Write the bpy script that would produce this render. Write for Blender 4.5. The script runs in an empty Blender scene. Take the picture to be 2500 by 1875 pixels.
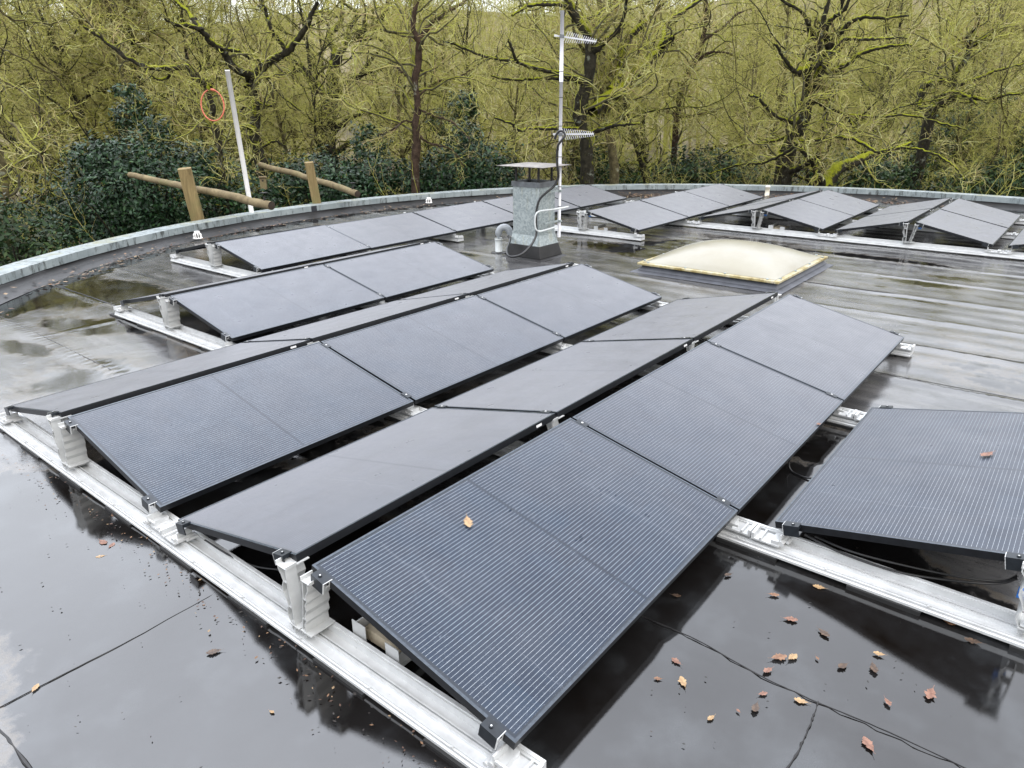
import bpy, math, random
import numpy as np
from mathutils import Vector, Matrix
random.seed(7); rng = np.random.default_rng(11)
R_ = math.radians
scene = bpy.context.scene
COL = scene.collection
PI = math.pi

# ------------------------------------------------------------------ camera
CAM = np.array([-1.2985, -2.1258, 2.0483])
ROT = (R_(68.646), R_(0.509), R_(-51.074))
FPX = 1742.67                                   # focal length in photo pixels (2500 wide)
cd = bpy.data.cameras.new('camera'); cam = bpy.data.objects.new('camera', cd); COL.objects.link(cam)
cam.location = CAM; cam.rotation_euler = ROT
cd.sensor_fit = 'HORIZONTAL'; cd.sensor_width = 36; cd.lens = 36 * FPX / 2500
cd.clip_start = 0.05; cd.clip_end = 2000
scene.camera = cam
from mathutils import Euler
RM = np.array(Euler(ROT, 'XYZ').to_matrix())

def ray(px, py): return RM @ np.array([(px - 1250) / FPX, -(py - 937.5) / FPX, -1.0])
def at(px, py, D):
    """world point D metres away (in plan) on the sight line through a photo pixel"""
    d = ray(px, py); return CAM + d * (D / math.hypot(d[0], d[1]))
def on(px, py, z):
    d = ray(px, py); return CAM + d * ((z - CAM[2]) / d[2])

# ------------------------------------------------------------------ helpers
def newmesh(name, V, F, mats=(), smooth=False, mi=None):
    me = bpy.data.meshes.new(name)
    V = np.asarray(V, dtype=np.float32)
    if isinstance(F, np.ndarray):
        me.vertices.add(len(V)); me.vertices.foreach_set('co', V.ravel())
        nf, k = F.shape
        me.loops.add(nf * k); me.loops.foreach_set('vertex_index', F.astype(np.int32).ravel())
        me.polygons.add(nf); me.polygons.foreach_set('loop_start', np.arange(0, nf * k, k, dtype=np.int32))
        me.update(calc_edges=True)
    else:
        me.from_pydata([tuple(v) for v in V], [], F); me.update()
    for m in mats: me.materials.append(m)
    if smooth: me.polygons.foreach_set('use_smooth', np.ones(len(me.polygons), dtype=bool))
    if mi is not None: me.polygons.foreach_set('material_index', np.asarray(mi, dtype=np.int32))
    return me

def link(name, me, parent=None, loc=None, **kw):
    o = bpy.data.objects.new(name, me); COL.objects.link(o)
    if loc is not None: o.location = loc
    if parent is not None: o.parent = parent
    tag(o, **kw)
    return o

def tag(o, label=None, cat=None, group=None, kind=None):
    if label: o['label'] = label
    if cat: o['category'] = cat
    if group: o['group'] = group
    if kind: o['kind'] = kind

def empty(name, loc=(0, 0, 0), **kw):
    o = bpy.data.objects.new(name, None); COL.objects.link(o); o.location = loc; o.empty_display_size = .1
    tag(o, **kw); return o

class MB:
    """collects shapes into one mesh"""
    def __init__(s): s.V = []; s.F = []; s.M = []
    def add(s, V, F, m=0):
        b = len(s.V); s.V += [tuple(v) for v in V]; s.F += [tuple(b + i for i in f) for f in F]; s.M += [m] * len(F)
    def box(s, lo, hi, m=0, T=None):
        x0, y0, z0 = lo; x1, y1, z1 = hi
        V = [(x0,y0,z0),(x1,y0,z0),(x1,y1,z0),(x0,y1,z0),(x0,y0,z1),(x1,y0,z1),(x1,y1,z1),(x0,y1,z1)]
        if T is not None: V = [tuple(T @ Vector(v)) for v in V]
        s.add(V, [(3,2,1,0),(4,5,6,7),(0,1,5,4),(1,2,6,5),(2,3,7,6),(3,0,4,7)], m)
    def prism(s, prof, fn, a, b, m=0):
        """closed profile [(p,q)] swept between a and b; fn(p,q,t)->xyz"""
        n = len(prof)
        V = [fn(p, q, a) for p, q in prof] + [fn(p, q, b) for p, q in prof]
        F = [(i, (i + 1) % n, n + (i + 1) % n, n + i) for i in range(n)] + [tuple(range(n - 1, -1, -1)), tuple(range(n, 2 * n))]
        s.add(V, F, m)
    def tube(s, pts, r, k=10, m=0, cap=True):
        P = np.asarray(pts, float)[None]; n = P.shape[1]
        rr = np.full((1, n), r) if np.isscalar(r) else np.asarray(r, float)[None]
        V, F = tubes(P, rr, k)
        F = [tuple(f) for f in F]
        if cap: F += [tuple(range(k - 1, -1, -1)), tuple(range((n - 1) * k, n * k))]
        s.add(V, F, m)
    def build(s, name, mats, parent=None, smooth=False, bevel=0, loc=None, **kw):
        me = newmesh(name, s.V, s.F, mats if isinstance(mats, (list, tuple)) else [mats], smooth, s.M)
        o = link(name, me, parent, loc, **kw)
        if bevel:
            b = o.modifiers.new('bevel', 'BEVEL'); b.width = bevel; b.segments = 2; b.limit_method = 'ANGLE'
        return o

def tubes(P, Rr, k):
    """N paths of n points -> verts, quads"""
    N, n, _ = P.shape
    T = np.gradient(P, axis=1); T /= np.linalg.norm(T, axis=2, keepdims=True) + 1e-9
    mean = T.mean(axis=1); ref = np.where(np.abs(mean[:, 2:3]) < .8, np.array([[0, 0, 1.]]), np.array([[1., 0, 0]]))
    U = np.cross(T, np.broadcast_to(ref[:, None, :], T.shape)); U /= np.linalg.norm(U, axis=2, keepdims=True) + 1e-9
    W = np.cross(T, U)
    a = np.arange(k) * 2 * PI / k
    ring = np.cos(a)[None, None, :, None] * U[:, :, None, :] + np.sin(a)[None, None, :, None] * W[:, :, None, :]
    V = (P[:, :, None, :] + Rr[:, :, None, None] * ring).reshape(-1, 3)
    base = (np.arange(N) * n * k)[:, None, None] + (np.arange(n - 1) * k)[None, :, None]
    j = np.arange(k)[None, None, :]; j2 = (j + 1) % k
    F = np.stack([base + j2, base + j, base + k + j, base + k + j2], axis=-1).reshape(-1, 4)
    return V, F

def smoothpath(pts, per=6):
    """Catmull-Rom through points"""
    P = np.asarray(pts, float); P = np.vstack([2 * P[0] - P[1], P, 2 * P[-1] - P[-2]]); out = []
    for i in range(1, len(P) - 2):
        p0, p1, p2, p3 = P[i-1], P[i], P[i+1], P[i+2]
        for t in np.linspace(0, 1, per, endpoint=False):
            out.append(.5 * (2*p1 + (p2-p0)*t + (2*p0-5*p1+4*p2-p3)*t*t + (3*p1-p0-3*p2+p3)*t**3))
    out.append(P[-2]); return np.array(out)

# ------------------------------------------------------------------ materials
class NT:
    def __init__(s, name):
        s.m = bpy.data.materials.new(name); s.m.use_nodes = True; s.t = s.m.node_tree
        s.b = s.t.nodes['Principled BSDF']
    def n(s, typ, **kw):
        nd = s.t.nodes.new(typ)
        for k, v in kw.items(): setattr(nd, k, v)
        return nd
    def l(s, a, b): s.t.links.new(a, b)
    def val(s, x):
        return x
    def math(s, op, a, b=None, clamp=False):
        nd = s.n('ShaderNodeMath', operation=op, use_clamp=clamp)
        for i, x in enumerate((a, b)):
            if x is None: continue
            if hasattr(x, 'is_linked'): s.l(x, nd.inputs[i])
            else: nd.inputs[i].default_value = x
        return nd.outputs[0]
    def ramp(s, fac, stops, interp='LINEAR'):
        nd = s.n('ShaderNodeValToRGB'); nd.color_ramp.interpolation = interp
        el = nd.color_ramp.elements
        while len(el) < len(stops): el.new(.5)
        for e, (p, c) in zip(el, stops):
            e.position = p; e.color = (c, c, c, 1) if not hasattr(c, '__len__') else tuple(c) + (1,)
        s.l(fac, nd.inputs[0]); return nd.outputs[0]
    def mix(s, f, a, b, blend='MIX'):
        nd = s.n('ShaderNodeMix', data_type='RGBA', blend_type=blend)
        for i, x in ((0, f), (6, a), (7, b)):
            if hasattr(x, 'is_linked'): s.l(x, nd.inputs[i])
            elif hasattr(x, '__len__'): nd.inputs[i].default_value = tuple(x) + (1,)
            else: nd.inputs[i].default_value = x
        return nd.outputs[2]
    def mapr(s, x, a, b, c, d):
        nd = s.n('ShaderNodeMapRange'); s.l(x, nd.inputs[0])
        for i, v in enumerate((a, b, c, d)): nd.inputs[i + 1].default_value = v
        return nd.outputs[0]
    def coord(s, out='Object', scale=(1, 1, 1)):
        tc = s.n('ShaderNodeTexCoord')
        if scale == (1, 1, 1): return tc.outputs[out]
        mp = s.n('ShaderNodeMapping'); mp.inputs['Scale'].default_value = scale
        s.l(tc.outputs[out], mp.inputs[0]); return mp.outputs[0]
    def noise(s, vec, scale=5, detail=4, rough=.55, dist=0):
        nd = s.n('ShaderNodeTexNoise'); s.l(vec, nd.inputs['Vector'])
        nd.inputs['Scale'].default_value = scale; nd.inputs['Detail'].default_value = detail
        nd.inputs['Roughness'].default_value = rough; nd.inputs['Distortion'].default_value = dist
        return nd.outputs['Fac']
    def vor(s, vec, scale, feature='F1', out='Distance'):
        nd = s.n('ShaderNodeTexVoronoi', feature=feature); s.l(vec, nd.inputs['Vector']); nd.inputs['Scale'].default_value = scale
        return nd.outputs[out]
    def bump(s, h, strength=.3, dist=.01, normal=None):
        nd = s.n('ShaderNodeBump'); s.l(h, nd.inputs['Height'])
        nd.inputs['Strength'].default_value = strength; nd.inputs['Distance'].default_value = dist
        if normal is not None: s.l(normal, nd.inputs['Normal'])
        return nd.outputs[0]
    def set(s, **kw):
        names = dict(color='Base Color', rough='Roughness', metal='Metallic', spec='Specular IOR Level', normal='Normal', coat='Coat Weight', coatr='Coat Roughness', trans='Transmission Weight', sss='Subsurface Weight', ior='IOR')
        for k, v in kw.items():
            i = s.b.inputs[names[k]]
            if hasattr(v, 'is_linked'): s.l(v, i)
            else: i.default_value = tuple(v) + (1,) if hasattr(v, '__len__') else v
        return s.m

def simple(name, color, rough=.5, metal=0, var=.25, scale=8, bump=0, spec=.5):
    t = NT(name); c = t.coord()
    f = t.noise(c, scale, 5)
    lo = tuple(x * (1 - var) for x in color); hi = tuple(min(1, x * (1 + var)) for x in color)
    t.set(color=t.ramp(f, [(.3, lo), (.7, hi)]), rough=rough, metal=metal, spec=spec)
    if bump: t.set(normal=t.bump(t.noise(c, scale * 6, 4), bump, .005))
    return t.m

def m_membrane():
    t = NT('roof_membrane_bitumen'); c = t.coord()
    w = t.n('ShaderNodeAttribute', attribute_name='water').outputs['Fac']
    n1 = t.noise(c, 1.3, 6, .6); n2 = t.noise(c, 9, 6, .65); n3 = t.noise(c, 60, 3, .6)
    st = t.noise(t.coord(scale=(2.2, .35, 1)), 2.4, 5, .6)
    wn = t.math('ADD', w, t.math('MULTIPLY', t.math('SUBTRACT', n2, .5), .55))
    wn = t.math('ADD', wn, t.math('MULTIPLY', t.math('SUBTRACT', n1, .5), .5))
    wet = t.ramp(wn, [(.42, 0.), (.53, 1.)])
    base = t.ramp(n1, [(.3, (.030, .0295, .030)), (.5, (.056, .056, .058)), (.7, (.10, .098, .098))])
    base = t.mix(t.ramp(st, [(.45, 0.), (.7, .55)]), base, (.175, .17, .165))
    base = t.mix(t.ramp(n3, [(.62, 0.), (.75, .5)]), base, (.03, .028, .026))
    silt = t.ramp(t.noise(c, 2.1, 4, .6), [(.32, (.004, .0028, .002)), (.52, (.010, .0095, .0095)), (.70, (.030, .032, .034))])
    col = t.mix(wet, base, silt)
    # brown silt rims where shallow water dries
    rim = t.ramp(wn, [(.36, 0.), (.43, .5), (.5, 0.)])
    col = t.mix(rim, col, (.10, .08, .055))
    spk = t.ramp(t.noise(c, 34, 2, .5), [(.73, 0.), (.77, 1.)])
    col = t.mix(t.math('MULTIPLY', spk, .5), col, (.008, .008, .008))
    wr = t.ramp(t.noise(c, 1.05, 5, .62), [(.42, .012), (.56, .03), (.70, .12)])
    grit = t.noise(c, 420, 2, .5)
    col = t.mix(.55, col, t.mix(t.ramp(grit, [(.3, 0.), (.7, 1.)]), t.mix(1., col, (.35, .35, .35), 'MULTIPLY'), t.mix(1., col, (1.7, 1.7, 1.7), 'MULTIPLY')))
    rough = t.mix(wet, t.ramp(t.noise(c, 4, 5, .6), [(.3, .08), (.7, .28)]), wr)
    bm = t.bump(n2, .32, .004, t.bump(n3, .15, .003))
    geo = t.n('ShaderNodeNewGeometry')
    film = t.bump(grit, .10, .0006, t.bump(t.noise(c, 3.5, 3, .5), .12, .004))
    nm = t.n('ShaderNodeMix', data_type='VECTOR'); t.l(wet, nm.inputs[0]); t.l(bm, nm.inputs[4]); t.l(film, nm.inputs[5])
    t.set(color=col, rough=rough, normal=nm.outputs[1], spec=1.)
    return t.m

def m_glass():
    t = NT('wet_solar_glass'); tc = t.n('ShaderNodeTexCoord'); c = tc.outputs['Object']
    sp = t.n('ShaderNodeSeparateXYZ'); t.l(c, sp.inputs[0]); x, y = sp.outputs[0], sp.outputs[1]
    oi = t.n('ShaderNodeObjectInfo'); rnd = oi.outputs['Random']
    off = t.n('ShaderNodeVectorMath', operation='ADD'); t.l(c, off.inputs[0])
    cb = t.n('ShaderNodeCombineXYZ'); t.l(t.math('MULTIPLY', rnd, 37.), cb.inputs[0]); t.l(t.math('MULTIPLY', rnd, 91.), cb.inputs[1]); t.l(cb.outputs[0], off.inputs[1])
    v = off.outputs[0]
    # busbar wires along the length: 57 lines over 1.0 m
    def lines(coord, pitch, start, half):
        m = t.math('MODULO', t.math('SUBTRACT', coord, start), pitch)
        d = t.math('ABSOLUTE', t.math('SUBTRACT', m, pitch / 2))
        return t.math('LESS_THAN', d, half)
    wire = lines(y, .01755, .018, .00050)
    cellx = lines(x, .0856, .022, .0012); celly = lines(y, .1665, -.065, .0012)
    mid = t.math('LESS_THAN', t.math('ABSOLUTE', t.math('SUBTRACT', x, .880)), .0085)
    inx = t.math('LESS_THAN', t.math('ABSOLUTE', t.math('SUBTRACT', x, .880)), .856)
    iny = t.math('LESS_THAN', t.math('ABSOLUTE', t.math('SUBTRACT', y, .5165)), .497)
    inn = t.math('MULTIPLY', inx, iny)
    cellr = t.n('ShaderNodeTexWhiteNoise', noise_dimensions='2D')
    cc = t.n('ShaderNodeCombineXYZ'); t.l(t.math('FLOOR', t.math('DIVIDE', x, .0856)), cc.inputs[0]); t.l(t.math('FLOOR', t.math('DIVIDE', y, .1665)), cc.inputs[1]); t.l(cc.outputs[0], cellr.inputs['Vector'])
    base = t.mix(cellr.outputs['Value'], (.006, .014, .032), (.010, .022, .044))
    base = t.mix(t.ramp(t.noise(v, 3, 5, .6), [(.35, 0.), (.7, .6)]), base, (.030, .036, .052))
    gap = t.math('MAXIMUM', t.math('MAXIMUM', cellx, celly), mid)
    base = t.mix(t.math('MULTIPLY', gap, .55), base, (.012, .017, .026))
    # wires glint unevenly
    g = t.ramp(t.noise(v, 60, 2, .6), [(.3, .45), (.7, 1.)])
    wf = t.math('MULTIPLY', t.math('MULTIPLY', wire, g), t.math('MULTIPLY', t.math('SUBTRACT', 1., mid), inn))
    base = t.mix(wf, base, (.55, .60, .64))
    base = t.mix(inn, (.016, .022, .032), base)
    # dried drip trails down the slope, and painted branch reflections
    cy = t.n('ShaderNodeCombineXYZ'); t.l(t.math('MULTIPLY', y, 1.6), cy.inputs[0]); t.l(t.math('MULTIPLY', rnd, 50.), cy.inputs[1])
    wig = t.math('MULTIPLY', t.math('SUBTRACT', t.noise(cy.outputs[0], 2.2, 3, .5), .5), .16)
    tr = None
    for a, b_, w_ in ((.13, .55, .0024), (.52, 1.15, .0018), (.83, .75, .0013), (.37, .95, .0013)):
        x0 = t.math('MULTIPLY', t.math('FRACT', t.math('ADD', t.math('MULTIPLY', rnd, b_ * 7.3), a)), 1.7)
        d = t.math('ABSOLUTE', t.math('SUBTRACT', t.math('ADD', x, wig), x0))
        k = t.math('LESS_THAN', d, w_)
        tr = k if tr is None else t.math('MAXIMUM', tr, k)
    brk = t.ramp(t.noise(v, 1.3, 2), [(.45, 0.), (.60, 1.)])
    streak = t.math('MULTIPLY', t.math('MULTIPLY', tr, brk), .6)
    # pale lime on some panels, dark painted branch reflections on others
    # bird lime smear / dust
    dust = t.ramp(t.noise(v, 1.7, 6, .7), [(.7, 0.), (.78, .35)])
    base = t.mix(dust, base, (.16, .16, .17))
    # rain drops
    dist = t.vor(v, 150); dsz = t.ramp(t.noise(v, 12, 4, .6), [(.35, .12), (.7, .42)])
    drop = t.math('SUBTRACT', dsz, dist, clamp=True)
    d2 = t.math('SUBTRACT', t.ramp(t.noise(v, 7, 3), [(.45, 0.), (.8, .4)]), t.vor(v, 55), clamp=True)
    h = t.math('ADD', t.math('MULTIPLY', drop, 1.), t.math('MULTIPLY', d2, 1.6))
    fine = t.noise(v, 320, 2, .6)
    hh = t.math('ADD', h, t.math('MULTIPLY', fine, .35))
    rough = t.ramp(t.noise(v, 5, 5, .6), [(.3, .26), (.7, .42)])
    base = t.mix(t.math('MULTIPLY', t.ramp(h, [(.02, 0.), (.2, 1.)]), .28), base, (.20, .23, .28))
    # pale sky sheen on the rain drops, painted in by view angle, strongest at grazing
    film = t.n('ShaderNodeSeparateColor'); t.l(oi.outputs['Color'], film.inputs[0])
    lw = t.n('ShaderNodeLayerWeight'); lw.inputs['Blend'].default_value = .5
    graze_sheen = t.ramp(lw.outputs['Facing'], [(.38, 0.), (.56, .36), (.74, .86)])
    graze_sheen = t.math('MULTIPLY', graze_sheen, film.outputs[0])  # object colour scales the painted sheen per panel
    base = t.mix(graze_sheen, base, t.mix(t.noise(v, 4, 5, .6), (.125, .127, .140), (.160, .161, .174)))
    base = t.mix(t.math('MULTIPLY', t.math('MULTIPLY', wf, graze_sheen), .55), base, (.42, .43, .46)); base = t.mix(t.math('MULTIPLY', t.math('MULTIPLY', gap, graze_sheen), .28), base, (.04, .045, .055))
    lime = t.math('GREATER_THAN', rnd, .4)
    base = t.mix(t.math('MULTIPLY', streak, t.mapr(lime, 0, 1, .75, .42)), base, t.mix(lime, (.025, .027, .032), (.24, .25, .28)))
    t.set(color=base, rough=rough, spec=.38, normal=t.bump(hh, .32, .0016))
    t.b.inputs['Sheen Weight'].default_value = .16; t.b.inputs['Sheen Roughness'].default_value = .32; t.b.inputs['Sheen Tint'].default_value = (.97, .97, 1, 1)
    return t.m

def m_bark(name, dark, mid, moss, mossamt=.5, lichen=(.30, .33, .27), up=True):
    t = NT(name); c = t.coord()
    f = t.noise(c, 9, 6, .65)
    base = t.ramp(f, [(.35, dark), (.65, mid)])
    l = t.ramp(t.noise(c, 4.5, 5, .7), [(.60, 0.), (.70, .6)])
    base = t.mix(l, base, lichen)
    geo = t.n('ShaderNodeNewGeometry'); s = t.n('ShaderNodeSeparateXYZ'); t.l(geo.outputs['Normal'], s.inputs[0])
    mf = t.math('ADD', t.math('MULTIPLY', s.outputs[2], .55), t.math('MULTIPLY', t.math('SUBTRACT', t.noise(c, 3.2, 6, .7), .5), 1.9))
    mm = t.ramp(mf, [(.42 - mossamt * .5, 0.), (.62 - mossamt * .5, 1.)])
    mc = t.ramp(t.noise(c, 22, 4, .7), [(.3, tuple(x * .55 for x in moss)), (.7, moss)])
    col = t.mix(mm, base, mc)
    t.set(color=col, rough=.9, spec=.2, normal=t.bump(t.noise(c, 30, 5, .7), .8, .03))
    return t.m

def m_twig(name, cols):
    t = NT(name); geo = t.n('ShaderNodeNewGeometry'); r = geo.outputs['Random Per Island']
    n = len(cols)
    col = t.ramp(r, [(i / n, c) for i, c in enumerate(cols)], 'CONSTANT')
    c = t.coord(); col2 = t.mix(t.ramp(t.noise(c, 1.1, 4, .6), [(.35, 0.), (.7, .65)]), col, (.40, .42, .08))
    s = t.n('ShaderNodeSeparateXYZ'); t.l(geo.outputs['Normal'], s.inputs[0])
    col3 = t.mix(t.math('MULTIPLY', t.ramp(s.outputs[2], [(.0, 0.), (.6, 1.)]), .25), col2, (.29, .31, .08))
    t.set(color=col3, rough=.85, spec=.2)
    return t.m

def m_leaf(name, cols, rough=.35, spec=.5):
    t = NT(name); geo = t.n('ShaderNodeNewGeometry'); r = geo.outputs['Random Per Island']; n = len(cols)
    col = t.ramp(r, [(i / n, c) for i, c in enumerate(cols)], 'CONSTANT')
    col = t.mix(t.math('MULTIPLY', t.noise(t.coord(), .9, 3), .5), col, tuple(x * .6 for x in cols[0]))
    t.set(color=col, rough=rough, spec=spec)
    return t.m

def m_alu(name, c=(.64, .65, .65), rough=.42, metal=.25):
    t = NT(name); co = t.coord()
    f = t.noise(co, 14, 5, .6); g = t.noise(co, 70, 3, .7)
    col = t.ramp(f, [(.3, tuple(x * .84 for x in c)), (.65, c)])
    col = t.mix(t.ramp(g, [(.69, 0.), (.76, .6)]), col, (.13, .125, .115))
    t.set(color=col, rough=t.ramp(f, [(.3, rough * .8), (.7, rough * 1.25)]), metal=metal, normal=t.bump(t.noise(co, 40, 3), .08, .002))
    return t.m

def m_galv():
    t = NT('galvanised_steel'); c = t.coord()
    v = t.vor(c, 42, out='Color'); bw = t.n('ShaderNodeRGBToBW'); t.l(v, bw.inputs[0])
    col = t.ramp(bw.outputs[0], [(.2, (.26, .30, .305)), (.5, (.33, .375, .38)), (.8, (.41, .455, .455))])
    st = t.noise(t.coord(scale=(1, 1, .12)), 11, 5, .6)
    col = t.mix(t.ramp(st, [(.58, 0.), (.72, .55)]), col, (.34, .31, .17))
    d = t.ramp(t.noise(c, 5, 6, .65), [(.62, 0.), (.75, .55)])
    col = t.mix(d, col, (.16, .165, .16))
    t.set(color=col, rough=.42, metal=.35, normal=t.bump(t.noise(c, 7, 3), .15, .01)); return t.m

def m_coping():
    t = NT('weathered_coping'); c = t.coord()
    col = t.ramp(t.noise(c, 3, 6, .65), [(.3, (.19, .225, .235)), (.7, (.31, .35, .355))])
    s = t.noise(t.coord(scale=(1, 1, .25)), 13, 6, .75)
    col = t.mix(t.ramp(s, [(.52, 0.), (.64, .9)]), col, (.04, .045, .042))
    geo = t.n('ShaderNodeNewGeometry'); z = t.n('ShaderNodeSeparateXYZ'); t.l(geo.outputs['Normal'], z.inputs[0])
    top = t.math('MULTIPLY', t.ramp(z.outputs[2], [(.6, 0.), (.9, 1.)]), t.ramp(t.noise(c, 2.1, 6, .7), [(.5, 0.), (.62, .8)]))
    col = t.mix(top, col, (.20, .20, .11))
    t.set(color=col, rough=.5, normal=t.bump(t.noise(c, 25, 5), .25, .006)); return t.m

def m_dome():
    t = NT('yellowed_acrylic_dome'); c = t.coord()
    col = t.ramp(t.noise(c, 1.4, 5, .6), [(.3, (.265, .243, .18)), (.7, (.31, .30, .25))])
    t.set(color=col, rough=.22, spec=.5, sss=.0, normal=t.bump(t.noise(c, 2.5, 4), .12, .02)); return t.m

def m_domerim():
    t = NT('stained_acrylic_rim'); c = t.coord()
    col = t.ramp(t.noise(c, 6, 6, .7), [(.36, (.20, .14, .035)), (.5, (.40, .34, .17)), (.62, (.52, .48, .36))])
    t.set(color=col, rough=.3); return t.m

def m_wood(name, a, b, sc):
    t = NT(name)
    g = t.noise(t.coord(scale=sc), 9, 7, .7, .9); c = t.coord()
    col = t.ramp(g, [(.3, a), (.7, b)])
    col = t.mix(t.ramp(t.noise(c, 2.2, 5, .6), [(.52, 0.), (.72, .6)]), col, (.15, .155, .06))
    col = t.mix(t.ramp(t.noise(t.coord(scale=sc), 16, 3, .6), [(.66, 0.), (.74, .9)]), col, (.03, .022, .014))
    t.set(color=col, rough=.8, spec=.25, normal=t.bump(g, .6, .01)); return t.m

def m_ground():
    t = NT('leaf_litter'); c = t.coord()
    col = t.ramp(t.vor(c, 7, out='Distance'), [(.1, (.06, .033, .02)), (.35, (.09, .05, .03)), (.6, (.03, .02, .013))])
    col = t.mix(t.ramp(t.noise(c, .22, 6, .6), [(.45, 0.), (.6, .8)]), col, (.03, .038, .012))
    t.set(color=col, rough=.9, normal=t.bump(t.noise(c, 9, 5), .8, .08)); return t.m

M = {}
M['membrane'] = m_membrane()
M['upstand'] = simple('bitumen_upstand', (.013, .012, .012), .42, 0, .45, 5, .4, .4)
M['kerb_felt'] = simple('slate_bitumen_felt', (.075, .08, .095), .55, 0, .3, 6, .5)
M['glass'] = m_glass()
M['frame'] = simple('black_anodised_frame', (.007, .008, .010), .42, 0, .3, 30, 0, .3)
M['frame_top'] = simple('frame_lip_sheen', (.05, .062, .078), .22, .2, .3, 60)  # top lip of the black frame, its sky sheen painted as paler colour
M['clamp'] = simple('black_clamp', (.018, .022, .027), .3, .3, .3, 30)
M['alu'] = m_alu('mill_aluminium'); M['alu2'] = m_alu('cast_aluminium_support', (.60, .61, .605), .42, .25)
M['rubber'] = simple('black_rubber', (.012, .012, .012), .7, 0, .2, 10)
M['cable'] = simple('black_cable_sheath', (.013, .013, .014), .35, 0, .2, 20)
M['blue'] = simple('blue_plastic_clip', (.01, .16, .55), .35, 0, .1, 30)
M['sticker'] = simple('white_sticker', (.72, .72, .72), .5, 0, .05, 30)
M['paver'] = simple('concrete_paver', (.42, .36, .26), .85, 0, .3, 14, .5)
M['galv'] = m_galv()
M['galv_dark'] = simple('weathered_dark_zinc', (.13, .14, .15), .45, .3, .35, 9)
M['soot'] = simple('sooty_steel', (.02, .018, .017), .6, .2, .3, 12)
M['rust'] = simple('rusty_cap_steel', (.20, .18, .165), .4, .3, .5, 7)
M['mast'] = simple('pale_grey_mast', (.60, .60, .63), .4, .2, .06, 8)
M['tape'] = simple('dark_tape', (.03, .03, .03), .6)
M['antenna'] = simple('antenna_aluminium', (.66, .67, .70), .35, .5, .1, 20)
M['pvc'] = simple('grey_pvc', (.28, .30, .32), .38, 0, .12, 9)
M['conduit'] = simple('pale_conduit', (.55, .58, .58), .4, 0, .12, 12)
M['white'] = simple('white_pvc', (.86, .85, .83), .45, 0, .07, 6)
M['cream'] = simple('cream_plastic', (.72, .68, .55), .5, 0, .1, 9)
M['coping'] = m_coping(); M['coping_dark'] = simple('dark_coping_patch', (.018, .02, .026), .5, 0, .4, 8)
M['dome'] = m_dome(); M['rim'] = m_domerim()
M['post'] = m_wood('sawn_timber', (.13, .095, .042), (.33, .25, .12), (1.6, 1.6, .10))
M['log'] = m_wood('weathered_log', (.11, .085, .05), (.27, .215, .12), (.5, .5, .5))
M['endgrain'] = simple('dark_end_grain', (.03, .02, .013), .9, 0, .4, 20)
M['wallm'] = simple('rendered_wall', (.30, .29, .27), .8, 0, .2, 3, .3)
M['orange'] = simple('orange_plastic_hose', (.52, .13, .07), .5, 0, .2, 20)
M['bark_dark'] = m_bark('oak_bark_wet', (.009, .008, .006), (.03, .027, .019), (.22, .24, .015), .34)
M['bark_moss'] = m_bark('mossy_oak_bark', (.010, .009, .006), (.038, .034, .022), (.26, .28, .013), .52)
M['bark_lichen'] = m_bark('lichened_boughs', (.05, .045, .028), (.15, .14, .085), (.27, .28, .04), .62, (.36, .38, .28))
M['bark_tan'] = m_bark('tan_mossy_bark', (.05, .042, .022), (.14, .12, .06), (.22, .22, .04), .55)
M['bark_brown'] = m_bark('reddish_brown_bark', (.022, .014, .010), (.075, .05, .035), (.16, .17, .03), .12)
TW = [(.46, .39, .18), (.42, .40, .10), (.52, .52, .29), (.22, .17, .09), (.48, .48, .11), (.56, .49, .29), (.38, .27, .16)]
M['twig'] = m_twig('lichened_twigs', TW)
M['twig_far'] = m_twig('distant_twigs', [(.38, .33, .11), (.36, .35, .075), (.42, .38, .17), (.22, .20, .065), (.34, .27, .16)])
M['holly'] = m_leaf('holly_leaves', [(.007, .026, .010), (.011, .040, .013), (.018, .058, .019), (.036, .092, .024), (.009, .030, .010), (.045, .095, .042), (.016, .03, .010)], .42, .35)
M['holly_olive'] = m_leaf('olive_evergreen_leaves', [(.012, .032, .009), (.024, .056, .014), (.045, .085, .018), (.018, .042, .015), (.03, .035, .012)], .5, .25)
M['scrub'] = m_leaf('undergrowth_leaves', [(.015, .026, .008), (.04, .05, .012), (.06, .035, .016), (.025, .04, .014), (.09, .045, .02)], .6)
M['ground'] = m_ground()
M['hill'] = simple('far_wood_floor', (.14, .115, .06), .95, 0, .5, .12)
M['path'] = simple('gravel_path', (.34, .29, .22), .9, 0, .2, 5, .3)
def leafmat(nm, a, b):
    t = NT(nm); c = t.coord()
    t.set(color=t.ramp(t.noise(c, 45, 4, .7), [(.35, a), (.65, b)]), rough=.42, spec=.5); return t.m
M['leaf_orange'] = leafmat('wet_orange_leaf', (.12, .055, .036), (.27, .14, .095))
M['leaf_brown'] = leafmat('brown_oak_leaf', (.12, .055, .03), (.26, .14, .075))
M['leaf_tan'] = leafmat('tan_oak_leaf', (.24, .15, .075), (.42, .28, .14))
M['leaf_dark'] = leafmat('dark_sodden_leaf', (.035, .022, .016), (.11, .07, .045))
M['debris'] = m_leaf('leaf_crumbs', [(.02, .015, .012), (.10, .05, .03), (.22, .12, .06), (.03, .025, .02), (.32, .22, .12)], .6)
M['specks'] = m_leaf('dark_specks', [(.012, .011, .010), (.02, .018, .015), (.05, .04, .03)], .5)

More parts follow.
